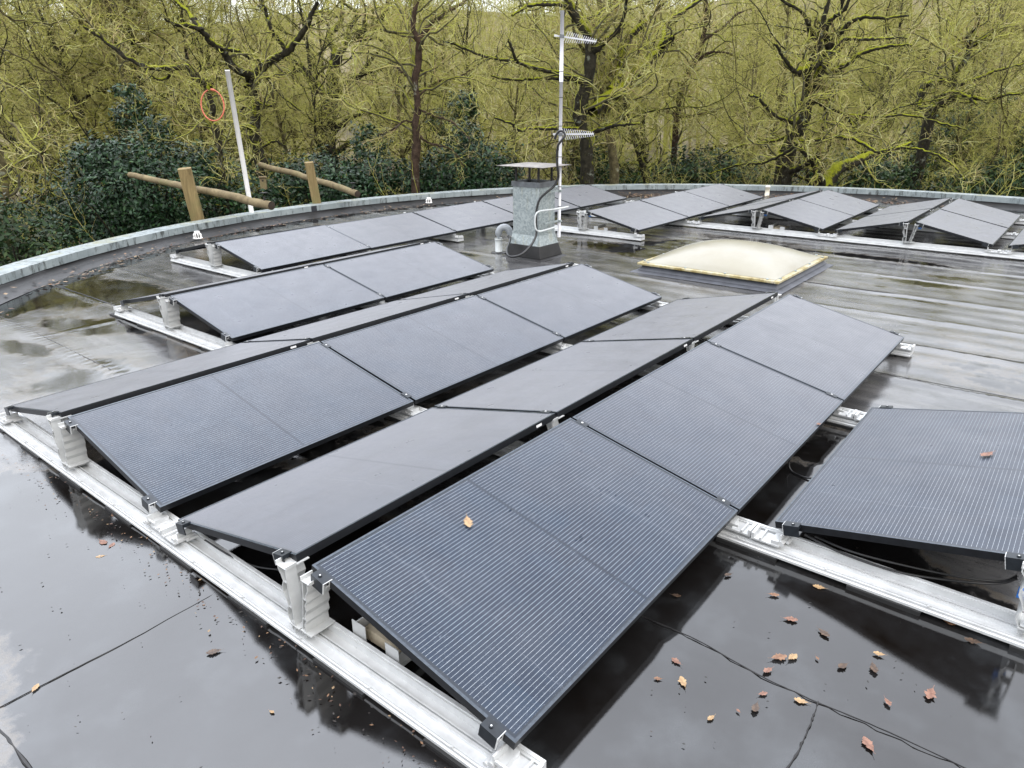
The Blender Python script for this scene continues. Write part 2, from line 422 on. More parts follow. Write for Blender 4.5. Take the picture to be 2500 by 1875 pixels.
# ------------------------------------------------------------------ roof building
CX, CY, RIN, ROUT, ZTOP = 7.43, 0.88, 9.30, 9.68, 0.20
GZ = -3.2
bld = empty('flat_roofed_building', (CX, CY, GZ), label='round building under a wet black felt roof with a grey curved parapet', cat='building')
bld_inv = Vector((-CX, -CY, -GZ))
# membrane: fine grid inside the circle, real seams and hollows, 'water' says where water stands
def vnoise(X, Y, f, seed):
    r = np.random.default_rng(seed); G = r.random((64, 64))
    x = X * f; y = Y * f; xi = np.floor(x).astype(int); yi = np.floor(y).astype(int); fx = x - xi; fy = y - yi
    fx = fx * fx * (3 - 2 * fx); fy = fy * fy * (3 - 2 * fy)
    g = lambda a, b: G[a % 64, b % 64]
    return (g(xi, yi) * (1 - fx) + g(xi + 1, yi) * fx) * (1 - fy) + (g(xi, yi + 1) * (1 - fx) + g(xi + 1, yi + 1) * fx) * fy
def ell(X, Y, cx, cy, rx, ry, rot=0):
    c, s = math.cos(rot), math.sin(rot); dx, dy = X - cx, Y - cy
    u = (dx * c + dy * s) / rx; v = (-dx * s + dy * c) / ry
    return np.clip(1.25 - np.sqrt(u * u + v * v), 0, 1)
def membrane():
    step = .05; n = int(2 * 9.3 / step) + 1
    gx = np.linspace(-9.3, 9.3, n); X, Y = np.meshgrid(gx, gx, indexing='ij')
    Rr = np.hypot(X, Y)
    k = np.maximum(np.abs(X), np.abs(Y)); sc = np.where(Rr > 1e-6, k / np.maximum(Rr, 1e-6), 1)   # square -> disc
    X, Y = X * sc, Y * sc; Rr = np.hypot(X, Y)
    wx, wy = X + CX, Y + CY
    z = (vnoise(wx, wy, .8, 1) - .5) * .012 + (vnoise(wx, wy, 3.1, 2) - .5) * .004
    z += np.clip((wx - 3.2) / .8, 0, 1) * .0022 * vnoise(wx, wy * .3, 1.1, 14) * np.sin(2 * PI * wx / .318 + 2.4 * vnoise(wx, wy, .5, 12))
    # roll laps every 0.95 m, each a small ramp with a step
    u = (wx - .97) / .954; fr = u - np.floor(u)
    z += .007 * np.clip((fr - .86) / .12, 0, 1) * (fr < .985)
    u2 = (wy - .61 + np.floor(u) * 2.3) / 5.0; f2 = u2 - np.floor(u2)
    z += .004 * np.clip((f2 - .97) / .025, 0, 1) * (f2 < .994)
    z -= .02 * np.clip((Rr - 9.05) / .05, 0, 1)
    W = np.zeros_like(X) + .16
    W += (vnoise(wx, wy, .55, 5) - .5) * .55 + (vnoise(wx, wy * .45, 2.2, 6) - .5) * .35
    for a in [(.0, -.9, 1.7, 1.5, 0, .75), (-.3, .6, .65, 1.7, 0, .55), (-.25, 1.9, .5, .8, 0, .3), (1.2, -1.4, 1.2, 1.4, 0, .75), (2.3, -1.2, 1.4, .6, 0, .6),
              (2.05, 6.9, .65, 1.1, .15, .9), (1.35, 5.6, .28, .75, .2, .55), (.75, 5.3, .2, .6, .3, .5), (1.75, 5.4, .25, .6, 0, .5),
              (1.5, 2.3, 2.2, 3.2, 0, .35), (4.2, 4.9, .8, 1.0, 0, .3), (6.2, 5.0, .6, .45, 0, .6), (8.2, 3.3, .7, 1.3, 0, .6), (9.1, 2.6, .6, 1.6, 0, .5),
              (8.4, -.6, .28, .7, .1, .6), (8.9, -.9, .22, .7, 0, .55), (9.6, -.1, .3, 1.3, 0, .55), (7.9, -.2, .16, .5, 0, .6), (7.5, -.6, .14, .7, 0, .6), (6.95, -.15, .16, .6, 0, .65),
              (5.5, -1.2, 1.2, 1.4, 0, .12)]:
        W += ell(wx, wy, *a[:5]) * a[5]
    gut = np.clip(1.4 - np.abs(Rr - 8.80) / .26, 0, 1); W += gut * (.4 + .5 * vnoise(wx, wy, .9, 8))
    ridge = np.clip((fr - .8) / .1, 0, 1) * (fr < .985); W -= ridge * .16
    W = np.clip(W, 0, 1)
    V = np.stack([X, Y, z], -1).reshape(-1, 3)
    i, j = np.meshgrid(np.arange(n - 1), np.arange(n - 1), indexing='ij'); a = (i * n + j).ravel()
    F = np.stack([a, a + n, a + n + 1, a + 1], -1)
    me = newmesh('roof_membrane', V, F, [M['membrane']], True)
    at_ = me.attributes.new('water', 'FLOAT', 'POINT'); at_.data.foreach_set('value', W.ravel().astype(np.float32))
    return me
link('roof_membrane', membrane(), bld, (0, 0, -GZ))
# parapet upstand + coping in straight lengths
NS = 69
mb = MB()
for i in range(NS * 2):
    a0, a1 = 2 * PI * i / (NS * 2), 2 * PI * (i + 1) / (NS * 2)
    q = lambda r, a, z: (r * math.cos(a), r * math.sin(a), z)
    pr = [(8.98, .002), (9.06, .016), (9.18, .04), (9.29, .075), (9.335, .11), (9.36, ZTOP - .03), (9.62, ZTOP - .03), (9.62, -.2), (9.2, -.2)]
    for j in range(len(pr) - 2):
        (r0, z0), (r1, z1) = pr[j], pr[j + 1]
        mb.add([q(r0, a0, z0), q(r0, a1, z0), q(r1, a1, z1), q(r1, a0, z1)], [(0, 1, 2, 3)])
mb.build('parapet_upstand', M['upstand'], bld, loc=(0, 0, -GZ))
mb = MB()
dk = []
for px, py in ((762, 507), (2198, 471)):
    p = on(px, py, .15); dk.append(math.atan2(p[1] - CY, p[0] - CX))
for i in range(NS):
    a0, a1 = 2 * PI * (i + .004) / NS, 2 * PI * (i + .996) / NS
    jit = rng.normal(0, .004); jz = rng.normal(0, .002)
    prof = [(RIN, ZTOP - .105), (RIN, ZTOP), (ROUT, ZTOP - .006), (ROUT, ZTOP - .11), (ROUT - .03, ZTOP - .11), (ROUT - .03, ZTOP - .03), (RIN + .035, ZTOP - .028), (RIN + .035, ZTOP - .105)]
    mb.prism(prof, lambda r, z, a: ((r + jit) * math.cos(a), (r + jit) * math.sin(a), z + jz), a0, a1, 0)
    for d in dk:
        am = (d + 2 * PI) % (2 * PI)
        if a0 <= am < a1 or a0 <= am + 2 * PI < a1:
            w = .16 / RIN
            mb.prism([(RIN - .004, ZTOP - .11), (RIN - .004, ZTOP - .004), (RIN + .012, ZTOP - .004), (RIN + .012, ZTOP - .11)],
                     lambda r, z, a: ((r + jit) * math.cos(a), (r + jit) * math.sin(a), z + jz), am - w, am + w, 1)
mb.build('parapet_coping', [M['coping'], M['coping_dark']], bld, loc=(0, 0, -GZ))
mb = MB()
for i in range(96):
    a0, a1 = 2 * PI * i / 96, 2 * PI * (i + 1) / 96
    q = lambda r, a, z: (r * math.cos(a), r * math.sin(a), z)
    mb.add([q(9.6, a1, 0), q(9.6, a0, 0), q(9.6, a0, -GZ + .08), q(9.6, a1, -GZ + .08)], [(0, 1, 2, 3)])
mb.build('outer_wall', M['wallm'], bld)

def seam(pts, w=.0034, h=.0012):
    P = smoothpath(pts, 10); n = len(P); P[:, :2] += np.cumsum(rng.normal(0, .0011, (n, 2)), 0); T = np.gradient(P, axis=0); N = np.stack([-T[:, 1], T[:, 0]], -1); N /= np.linalg.norm(N, axis=1, keepdims=True)
    mb = MB(); V = []
    for i in range(n):
        ww = w * rng.uniform(.35, 1.2)
        for u, z in ((-1, -.002), (-.5, h), (.5, h * .8), (1, -.002)): V.append((P[i, 0] + N[i, 0] * u * ww, P[i, 1] + N[i, 1] * u * ww, P[i, 2] + z))
    F = [(i * 4 + k, i * 4 + k + 1, i * 4 + k + 5, i * 4 + k + 4) for i in range(n - 1) for k in range(3)]
    mb.add(V, F); o = mb.build('felt_seam', M['upstand'], bld); o.matrix_parent_inverse = Matrix.Translation(bld_inv)
seam([(.97, -.9, .004), (.985, -1.2, .004), (.955, -1.5, .004), (.96, -1.7, .004), (.975, -2.0, .004), (.97, -2.5, .004)])
seam([(.96, -1.72, .004), (.84, -1.725, .004), (.7, -1.73, .004), (.5, -1.72, .004)], .004, .0012)
seam([(-1.4, .60, .004), (-.93, .62, .004), (-.55, .605, .004), (-.06, .61, .004)])
seam([(-.97, .55, .004), (-.955, .24, .004), (-.97, -.4, .004)], .007, .002)
for k in (4, 5, 7):
    x = .97 + .954 * k - .018; seam([(x, -4 , .007), (x + .02, -2.2, .007), (x, -1.2, .007), (x - .01, .4, .007), (x, 3., .007)], .005, .002)
for k, (a_, b_) in enumerate(((4.6, 7.6), (4.0, 8.6), (3.7, 8.8))):
    x = .97 + .954 * (k - 1) - .018; seam([(x, a_, .006), (x + .02, (a_ + b_) / 2, .006), (x, b_, .006)], .005, .002)

# ------------------------------------------------------------------ solar array
PITCH, PL, PW, RP, HG, TILT, HL = 1.78, 1.76, 1.033, 2.299, .053, R_(12.593), .17
FT = .035
# panel local frame: x along the length, y up the slope from the low edge, z out of the glass (top of frame z = 0)
def frame_mesh():
    mb = MB(); w = .011
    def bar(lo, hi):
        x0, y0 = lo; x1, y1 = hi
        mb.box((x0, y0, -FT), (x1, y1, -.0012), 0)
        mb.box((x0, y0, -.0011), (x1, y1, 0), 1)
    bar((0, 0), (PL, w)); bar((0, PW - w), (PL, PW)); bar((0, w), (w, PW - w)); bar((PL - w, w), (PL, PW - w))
    mb.box((w, w, -.0095), (PL - w, PW - w, -.008), 0)          # black backsheet
    return newmesh('frame', mb.V, mb.F, [M['frame'], M['frame_top']], False, mb.M)
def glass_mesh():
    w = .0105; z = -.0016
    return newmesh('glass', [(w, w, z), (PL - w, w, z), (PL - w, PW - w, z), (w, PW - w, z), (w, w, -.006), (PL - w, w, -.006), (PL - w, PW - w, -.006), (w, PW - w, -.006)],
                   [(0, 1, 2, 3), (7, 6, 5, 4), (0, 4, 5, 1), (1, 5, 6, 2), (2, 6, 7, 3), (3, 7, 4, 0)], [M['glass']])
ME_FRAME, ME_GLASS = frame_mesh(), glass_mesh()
def endclamp_mesh(sx):
    """cap hooked over the panel's short edge, screw on top, pale sawn end towards the low side; sx = -1 outside x=0, +1 outside x=PL"""
    mb = MB()
    X = lambda a, b: (min(sx * a, sx * b), max(sx * a, sx * b))
    x0, x1 = X(-.009, .034); mb.box((x0, -.036, .0006), (x1, .036, .0042), 0)
    x0, x1 = X(.029, .034); mb.box((x0, -.036, -.05), (x1, .036, .0005), 0)
    x0, x1 = X(.0015, .0285); mb.box((x0, -.034, -.012), (x1, .036, .0002), 0)
    # sawn aluminium end
    for a, b, c, d in ((-.009, .034, .0004, .0044), (.0285, .0345, -.0505, .0003), (.0015, .005, -.03, .0003), (.006, .02, -.022, -.019), (.0185, .021, -.035, -.0191)):
        x0, x1 = X(a, b); mb.box((x0, -.0385, c), (x1, -.0362, d), 1)
    mb.tube([(sx * .014, .006, .0043), (sx * .014, .006, .0085)], .0075, 12, 0)
    mb.tube([(sx * .014, .006, .0086), (sx * .014, .006, .0096)], .0035, 8, 1)
    return newmesh('end_clamp', mb.V, mb.F, [M['clamp'], M['alu']], False, mb.M)
ME_EC = {-1: endclamp_mesh(-1), 1: endclamp_mesh(1)}
def midclamp_mesh():
    mb = MB(); mb.box((-.019, -.035, .0006), (.019, .035, .004), 0); mb.box((-.0085, -.035, -.03), (.0085, .035, .0005), 0)
    mb.tube([(0, 0, .0041), (0, 0, .008)], .0065, 10, 1)
    return newmesh('mid_clamp', mb.V, mb.F, [M['clamp'], M['alu']], False, mb.M)
ME_MC = midclamp_mesh()
mb = MB(); mb.box((-.024, PW + .0008, -.026), (.024, PW + .002, -.012)); ME_ST = newmesh('sticker', mb.V, mb.F, [M['sticker']])

ROWS = [  # ridge, side (+1 slopes to the camera side), first, last+1, phrase
    (0, 1, 0, 3, 'in the front row of three tilted toward the camera'),
    (0, -1, 0, 3, 'on the far slope of the front ridge of three'),
    (1, 1, 0, 3, 'in the second row tilted toward the camera'),
    (1, -1, 0, 3, 'on the far slope behind the second row of three'),
    (2, 1, 1, 3, 'in the two-panel row before the long rear row'),
    (2, -1, 1, 3, 'on the far slope of the two-panel ridge'),
    (3, 1, 2, 7, 'in the long rear row passing behind the chimney'),
    (3, -1, 2, 7, 'on the far slope of the long rear ridge'),
    (2, 1, 5, 8, 'in the three-panel row right of the antenna mast'),
    (2, -1, 5, 8, 'on the far slope behind the row right of the mast'),
    (1, 1, 6, 8, 'on the near slope of the ridge beyond the skylight'),
    (1, -1, 6, 8, 'on the far slope of the ridge beyond the skylight'),
    (0, 1, 6, 8, 'on the near slope of the rightmost far ridge'),
    (0, -1, 6, 8, 'on the far slope of the rightmost far ridge'),
    (-1, -1, 1, 2, ''), (-1, -1, 6, 8, 'cut off by the right edge at the far rail'),
]
HIDDEN = {(3, -1, 4), (3, -1, 5), (3, -1, 6), (3, -1, 3), (2, -1, 5), (2, -1, 6), (2, -1, 7), (-1, -1, 7)}
POSN = {1: [''], 2: ['nearer', 'farther'], 3: ['nearest', 'middle', 'farthest'], 5: ['first', 'second', 'third', 'fourth', 'fifth']}
PANELS = {}
ct, st = math.cos(TILT), math.sin(TILT)
def panel_matrix(r, s, k):
    x0 = k * PITCH + .01
    hy = r * RP - s * HG; ly = hy - s * PW * ct
    if s > 0:   # low edge toward -y
        X = Vector((1, 0, 0)); Y = Vector((0, ct, st)); org = Vector((x0, ly, HL))
    else:
        X = Vector((-1, 0, 0)); Y = Vector((0, -ct, st)); org = Vector((x0 + PL, ly, HL))
    Z = X.cross(Y)
    return Matrix(((X.x, Y.x, Z.x, org.x), (X.y, Y.y, Z.y, org.y), (X.z, Y.z, Z.z, org.z), (0, 0, 0, 1)))
for r, s, k0, k1, ph in ROWS:
    for k in range(k0, k1):
        if (r, s, k) in HIDDEN: continue
        pos = POSN[k1 - k0][k - k0]
        lab = f'{pos} black solar panel {ph}' if ph else 'large dark solar panel with one dead leaf at the right edge'
        if (r, s, k) == (0, 1, 0): lab = 'nearest black solar panel, front row, a tan oak leaf lying on it'
        if (r, s, k) == (-1, -1, 6): lab = 'solar panel corner cut off by the right edge at the far rail'
        o = empty('solar_panel', label=lab, cat='solar panel', group='black solar panels on the roof')
        m = panel_matrix(r, s, k)
        jr = Euler((rng.normal(0, .0016), rng.normal(0, .0016), 0)).to_matrix().to_4x4()
        o.matrix_world = m @ jr
        link('frame', ME_FRAME, o); gl = link('glass', ME_GLASS, o); fl = .42 if (r, s, k) == (-1, -1, 1) else 1.0; gl.color = (fl, fl, fl, 1)   # painted sheen turned down on the right panel
        near, far = (0, PL) if s > 0 else (PL, 0); sn = -1 if s > 0 else 1
        ys = (.085, PW - .075)
        for y in ys:
            if k == k0: link('end_clamp', ME_EC[sn], o, (near, y, 0))
            else: link('mid_clamp', ME_MC, o, (near + sn * .01, y, 0))
            if k == k1 - 1: link('end_clamp', ME_EC[-sn], o, (far, y, 0))
        if s < 0 and r >= 0: link('sticker', ME_ST, o, (far + .13 + rng.uniform(0, .03), 0, 0))
        PANELS[(r, s, k)] = o

# rails
RAILS = {0: (0, 1), 1: (-1, 2), 2: (-1, 3), 3: (0, 3), 4: (3, 3), 5: (2, 3), 6: (-1, 3), 7: (-1, 3), 8: (-1, 2)}
RAILTXT = {0: 'long aluminium rail along the near edge of the front rows', 1: 'long aluminium rail at the first joint, passing under the right panel',
           2: 'aluminium rail at the second joint, running toward the right panel', 3: 'aluminium rail under the far ends of the front rows',
           4: 'short aluminium rail under the rear row before the chimney', 5: 'aluminium rail ending right of the antenna mast below the row',
           6: 'long white aluminium rail stretching behind the skylight to the right edge', 7: 'aluminium rail under the middle joints of the far rows', 8: 'aluminium rail under the far ends of the rows by the parapet'}
PROF = [(-.058, .018), (-.058, .030), (-.052, .034), (-.052, .046), (-.046, .046), (-.046, .054), (-.012, .054), (-.012, .070), (-.001, .070), (-.001, .056), (.006, .056), (.006, .070), (.012, .070), (.012, .054),
        (.052, .054), (.052, .086), (.060, .086), (.060, .092), (.074, .092), (.074, .040), (.080, .036), (.080, .018)]
span = PW * ct + HG
def profile_brace(pts, x0, x1): 
    mb = MB(); mb.prism(pts, lambda y, z, x: (x, y, z), x0, x1); return mb
def loft_brace(cl, th, x0, x1):
    """cl: centreline [(y,z,thickness)]"""
    L = [(y - t / 2, z) for y, z, t in cl]; Rr = [(y + t / 2, z) for y, z, t in cl][::-1]
    return profile_brace(L + Rr, x0, x1)
# far brace (under the row that slopes away): slim, tapering to the foot; near brace: wider, wavy with chambers
def skin(mb, pts, th, x0, x1, m=0):
    """thin bent plate following (y, z) points"""
    P = np.array(pts, float); T = np.gradient(P, axis=0); N = np.stack([-T[:, 1], T[:, 0]], -1); N /= np.linalg.norm(N, axis=1, keepdims=True)
    A = P + N * th / 2; B = P - N * th / 2
    mb.prism([tuple(q) for q in A] + [tuple(q) for q in B[::-1]], lambda y, z, x: (x, y, z), x0, x1, m)
def brace_far():
    mb = MB(); x0, x1 = -.05, .060
    skin(mb, [(.032, .066), (.030, .12), (.034, .2), (.042, .28), (.044, .362)], .004, x0, .0)
    skin(mb, [(.056, .066), (.060, .10), (.076, .13), (.074, .155), (.062, .18), (.072, .21), (.088, .24), (.086, .27), (.074, .295), (.084, .32), (.100, .345), (.098, .362)], .004, x0 + .004, x1)
    for z, a_, b_ in ((.176, .036, .060), (.293, .046, .071), (.106, .034, .058)): mb.box((x0 + .003, a_, z), (.0, b_, z + .004))
    mb.box((x0, .036, .3605), (x1, .105, .3645)); mb.box((x0, .101, .3650), (-.0, .105, .381)); mb.box((x0, .036, .3650), (.0, .040, .376))
    mb.box((-.052, .0, .0945), (.066, .064, .0995))
    return newmesh('ridge_support', mb.V, mb.F, [M['alu2']], False, mb.M)
def brace_near():
    mb = MB(); x0, x1 = -.046, .066
    skin(mb, [(-.030, .066), (-.038, .10), (-.036, .135), (-.050, .158), (-.046, .185), (-.060, .212), (-.056, .24), (-.072, .262), (-.070, .290), (-.086, .318), (-.090, .352)], .004, x0, x1)
    skin(mb, [(-.004, .066), (-.016, .13), (-.030, .2), (-.044, .27), (-.056, .352)], .004, x0 + .004, x1 - .004)
    for z, a_, b_ in ((.158, -.048, -.024), (.262, -.070, -.044)): mb.box((x0 + .003, a_, z), (x1 - .003, b_, z + .004))
    mb.box((x0, -.106, .3525), (x1, -.050, .3565)); mb.box((x0, -.106, .3570), (.02, -.102, .366)); mb.box((x0, -.054, .3570), (.02, -.050, .372))
    mb.box((-.05, -.075, .0945), (.07, -.006, .0998))
    return newmesh('ridge_support', mb.V, mb.F, [M['alu2']], False, mb.M)
def tray():
    """low-edge holder: tray on the rail with a raised lip and a coiled clip"""
    mb = MB()
    mb.box((-.042, -.085, .0705), (.05, .05, .079)); mb.box((-.042, -.085, .0792), (.05, -.071, .106)); mb.box((-.042, -.045, .0792), (.05, -.036, .092))
    mb.box((-.036, .01, .0792), (.046, .045, .100)); mb.tube([(-.05, .055, .088), (.04, .055, .088)], .013, 10); mb.tube([(-.054, .075, .083), (.0, .075, .083)], .009, 8)
    mb.box((-.044, .044, .1002), (.03, .052, .128)); mb.box((-.044, -.02, .1002), (-.036, .043, .112))
    return newmesh('edge_holder', mb.V, mb.F, [M['alu']], False, mb.M)
mb = MB(); mb.box((-.07, 0, -.004), (.09, .3, .0175)); ME_PAD = newmesh('rubber_pad', mb.V, mb.F, [M['rubber']])
ME_BF, ME_BN, ME_TR = brace_far(), brace_near(), tray()
mb = MB(); mb.box((-.02, -.03, 0), (.02, .03, .022)); mb.tube([(0, -.02, .023), (0, -.02, .04)], .006, 8); mb.tube([(.0, .015, .023), (.01, .02, .05)], .006, 8)
mb.box((-.012, .005, .041), (.012, .03, .055)); ME_CLIP = newmesh('cable_clip', mb.V, mb.F, [M['blue']], False, mb.M)
def hasp(r, s, k): return (r, s, k) in PANELS or (r, s, k - 1) in PANELS
for k, (ra, rb) in RAILS.items():
    y0 = ra * RP - span - .075; y1 = rb * RP + span + .075
    if ra == -1: y0 = -RP - .35
    o = empty('mounting_rail', (k * PITCH, 0, 0), label=RAILTXT[k], cat='mounting rail', group='aluminium rails under the panels')
    mb = MB(); mb.prism(PROF, lambda p, q, y: (p, y, q), y0, y1)
    y = y0 + .3
    while y < y1:                       # screws along the outer flange
        mb.tube([(-.049, y, .0465), (-.049, y, .052)], .005, 6); y += .42
    mb.build('rail_profile', M['alu'], o)
    y = y0 + .12
    while y < y1 - .1:
        link('rubber_pad', ME_PAD, o, (0, y, 0)); y += .62
    for r in range(ra, rb + 1):
        if hasp(r, -1, k) or (r, -1, k) in HIDDEN: link('ridge_support', ME_BF, o, (0, r * RP, 0)); link('edge_holder', ME_TR, o, (0, r * RP + span, 0)).rotation_euler = (0, 0, PI)
        if hasp(r, 1, k): link('ridge_support', ME_BN, o, (0, r * RP, 0)); link('edge_holder', ME_TR, o, (0, r * RP - span, 0))
    for (kk, r) in ((5, 2), (6, 1), (6, 0), (3, 0), (1, -1)):
        if kk == k: link('cable_clip', ME_CLIP, o, (.03, r * RP - .115 if r >= 0 else r * RP + .072, .30 if r >= 0 else .19)).scale = (.7, .7, .7)

# ballast pavers in bent brackets
def ballast(loc, label, grey=False):
    o = empty('ballast_block', loc, label=label, cat='ballast', group='concrete ballast under the panels')
    mb = MB(); mb.box((-.0, -.1, .02), (.30, .1, .075)); mb.build('paver', M['paver'], o, bevel=.004)
    mb = MB(); mb.box((-.028, -.125, .005), (.30, -.105, .009)); mb.box((-.03, -.135, .005), (-.027, -.06, .105)); mb.box((-.03, .055, .005), (-.027, .135, .115))
    mb.box((-.026, .108, .005), (.30, .112, .115)); mb.box((-.026, -.112, .010), (.30, -.108, .060)); mb.build('bracket', M['alu2'], o)
for k, r, lab in ((0, 0, 'beige concrete ballast block in a bent bracket under the nearest panel'), (5, 2, 'grey ballast block under the row right of the antenna mast'),
                  (6, 1, 'ballast block under the ridge beyond the skylight')):
    ballast((k * PITCH + .115, r * RP - .30, .03), lab)

# cables
def cable(name, pts, r, label, group=None, mat='cable', cat='cable'):
    mb = MB(); mb.tube(smoothpath(pts, 8), r, 8); return mb.build(name, M[mat], None, True, label=label, cat=cat, group=group)
P3 = lambda px, py, z: tuple(on(px, py, z))
cable('panel_cable', [P3(500, 1318, .12), P3(555, 1353, .09), P3(620, 1382, .085), P3(690, 1392, .11)], .0045, 'thin black cable hanging along the near rail below the front ridge')
cable('panel_cable', [P3(1965, 1305, .125), P3(2060, 1352, .11), P3(2200, 1398, .10), P3(2350, 1420, .09), P3(2440, 1424, .10), P3(2485, 1412, .15)], .006, 'double black cable sagging under the right panel beside its rail')
cable('panel_cable', [P3(1990, 1310, .12), P3(2090, 1350, .13), P3(2250, 1390, .12), P3(2380, 1414, .10), P3(2450, 1418, .11), P3(2485, 1405, .16)], .005, 'second black cable sagging under the right panel to a blue clip')
cable('panel_cable', [P3(1932, 1112, .11), P3(1926, 1130, .05), P3(1932, 1150, .012), P3(1958, 1163, .01), P3(1988, 1168, .02), P3(2010, 1160, .06)], .006, 'black cable looping through the gap beside the right panel')

# ------------------------------------------------------------------ chimney
ch = empty('chimney', (6.95, 4.15, 0), label='square galvanised chimney with a flat rusty cap on a black base', cat='chimney')
def frustum(mb, x0, x1, y0, y1, z0, X0, X1, Y0, Y1, z1, m=0):
    V = [(x0,y0,z0),(x1,y0,z0),(x1,y1,z0),(x0,y1,z0),(X0,Y0,z1),(X1,Y0,z1),(X1,Y1,z1),(X0,Y1,z1)]
    mb.add(V, [(3,2,1,0),(4,5,6,7),(0,1,5,4),(1,2,6,5),(2,3,7,6),(3,0,4,7)], m)
mb = MB(); frustum(mb, -.33, .33, -.37, .37, 0, -.285, .285, -.325, .325, .02); frustum(mb, -.272, .268, -.315, .315, .0205, -.232, .226, -.272, .272, .19)
mb.build('felt_base', M['upstand'], ch, bevel=.006)
mb = MB(); frustum(mb, -.230, .224, -.270, .270, .191, -.196, .19, -.236, .236, .335); mb.box((-.200, -.240, .3355), (.194, .240, .36)); mb.build('flashing', M['galv'], ch)
mb = MB(); mb.box((-.19, -.231, .3605), (.185, .231, .985)); mb.build('casing', M['galv'], ch, bevel=.003)
mb = MB()
for lo, hi in (((-.204, -.246, .9855), (.198, -.226, 1.055)), ((-.204, .226, .9855), (.198, .246, 1.055)), ((-.204, -.2255, .9855), (-.184, .2255, 1.055)), ((.178, -.2255, .9855), (.198, .2255, 1.055))): mb.box(lo, hi)
mb.box((-.18, -.22, .9857), (.175, .22, 1.02), 1)
for y in (-.2, -.07, .07, .2): mb.tube([(-.2055, y, 1.02), (-.2085, y, 1.02)], .008, 8)
for x in (-.15, 0, .15): mb.tube([(x, -.2475, 1.02), (x, -.2505, 1.02)], .008, 8)
mb.build('collar', [M['galv_dark'], M['soot']], ch)
for sx, sy in ((-.155, -.195), (.15, -.195), (.15, .195), (-.155, .195)):
    mb = MB(); mb.box((sx - .012, sy - .012, 1.021), (sx + .012, sy + .012, 1.262)); mb.build('cap_post', M['soot'], ch)
mb = MB(); n = 13; V = []; F = []
for i in range(n):
    for j in range(n):
        u, v = i / (n - 1) * 2 - 1, j / (n - 1) * 2 - 1
        V.append((u * .34, v * .40, 1.268 + .030 * max(0, 1 - max(abs(u), abs(v)) ** 1.5)))
off = len(V); V += [(x, y, z - .006) for x, y, z in V]
for i in range(n - 1):
    for j in range(n - 1):
        a = i * n + j; F.append((a, a + n, a + n + 1, a + 1)); F.append((off + a + 1, off + a + n + 1, off + a + n, off + a))
for i in range(n - 1):
    for a, b in ((i * n, (i + 1) * n), ((i + 1) * n + n - 1, i * n + n - 1), (i + 1, i), ((n - 1) * n + i, (n - 1) * n + i + 1)): F.append((b, a, off + a, off + b))
mb.add(V, F); mb.build('cap', M['rust'], ch)

# mast with two aerials
mx, my = 7.17, 3.865
ms = empty('antenna_mast', (mx, my, .35), label='tall pale grey mast fixed to the chimney side', cat='mast')
mb = MB(); mb.tube([(0, 0, -.08), (0, 0, 1.3), (0, 0, 2.02)], .023, 16); mb.tube([(0, 0, 1.98), (0, 0, 2.83)], .0255, 16); mb.build('mast_tube', M['mast'], ms, True)
mb = MB()
for z in (.35, .62, 1.02, 1.22, 1.42, 1.78, 2.1): mb.tube([(0, 0, z), (0, 0, z + .008)], .0268, 16)
mb.build('tape_band', M['tape'], ms)
for z in (.14, .56):
    mb = MB(); mb.box((-.36, -.012, z), (-.02, .012, z + .022)); mb.tube([(0, 0, z - .004), (0, 0, z + .026)], .030, 14); mb.box((-.03, -.05, z + .002), (.0, -.02, z + .02)); mb.build('wall_bracket', M['galv'], ms)
def aerial(z, tilt, els, label, ang, lean=1):
    o = empty('yagi_antenna', (mx, my, z), label=label, cat='antenna', group='aerials on the mast')
    o.rotation_euler = (0, R_(tilt), R_(ang))
    mb = MB(); mb.box((-.09, .028, -.009), (.46, .046, .009)); mb.box((-.10, .024, -.013), (-.06, .05, .013)); mb.build('boom', M['antenna'], o)
    mb = MB()
    for i in range(els):
        x = .05 + .40 * i / (els - 1); hl = .085 - .052 * i / (els - 1)
        a = R_(62); dz, dy = math.sin(a) * hl, math.cos(a) * hl
        mb.tube([(x - lean * dz * .38, .037 - dy, -dz), (x + lean * dz * .38, .037 + dy, dz)], .0028, 6)
    mb.build('element', M['antenna'], o)
    mb = MB(); mb.box((-.03, -.03, -.02), (.03, .024, .02)); mb.build('mast_clamp', M['galv_dark'], o)
zu = float(at(1370, 84, 10.1)[2]); zl = float(at(1365, 330, 10.1)[2])
aerial(zu, 8, 15, 'upper comb-like antenna near the top of the mast', -52)
aerial(zl, 0, 15, 'lower comb-like antenna beside the black cable loop', -52, -1)
Z2 = lambda x, y, D: tuple(at(1150 + x / 5.53, 350 + y / 5.53, D))
Z5 = lambda x, y, D: tuple(at(1300 + x / 4.365, y / 4.365, D))
cable('antenna_cable', [Z2(500, 1250, 10.35), Z2(528, 1290, 10.30), Z2(515, 1350, 10.2), Z2(487, 1430, 10.05), Z2(495, 1505, 9.9), Z2(560, 1532, 9.84), Z2(680, 1500, 9.82), Z2(790, 1400, 9.9), Z2(860, 1290, 9.98), Z2(884, 1200, 10.02), Z2(880, 1060, 10.03),
      Z2(885, 900, 10.04), Z2(925, 760, 10.05), Z2(1010, 670, 10.06), Z2(1110, 590, 10.1), Z2(1165, 500, 10.12), Z2(1180, 420, 10.12), Z2(1165, 300, 10.12), Z2(1160, 200, 10.12), Z2(1165, 80, 10.12),
      Z5(268, 1600, 10.12), Z5(275, 1545, 10.1), Z5(318, 1485, 10.1), Z5(345, 1440, 10.12), Z5(325, 1402, 10.13), Z5(282, 1402, 10.15), Z5(252, 1440, 10.15), Z5(236, 1480, 10.16)], .0165,
      'thick black cable snaking from the bent pipe up to the mast')
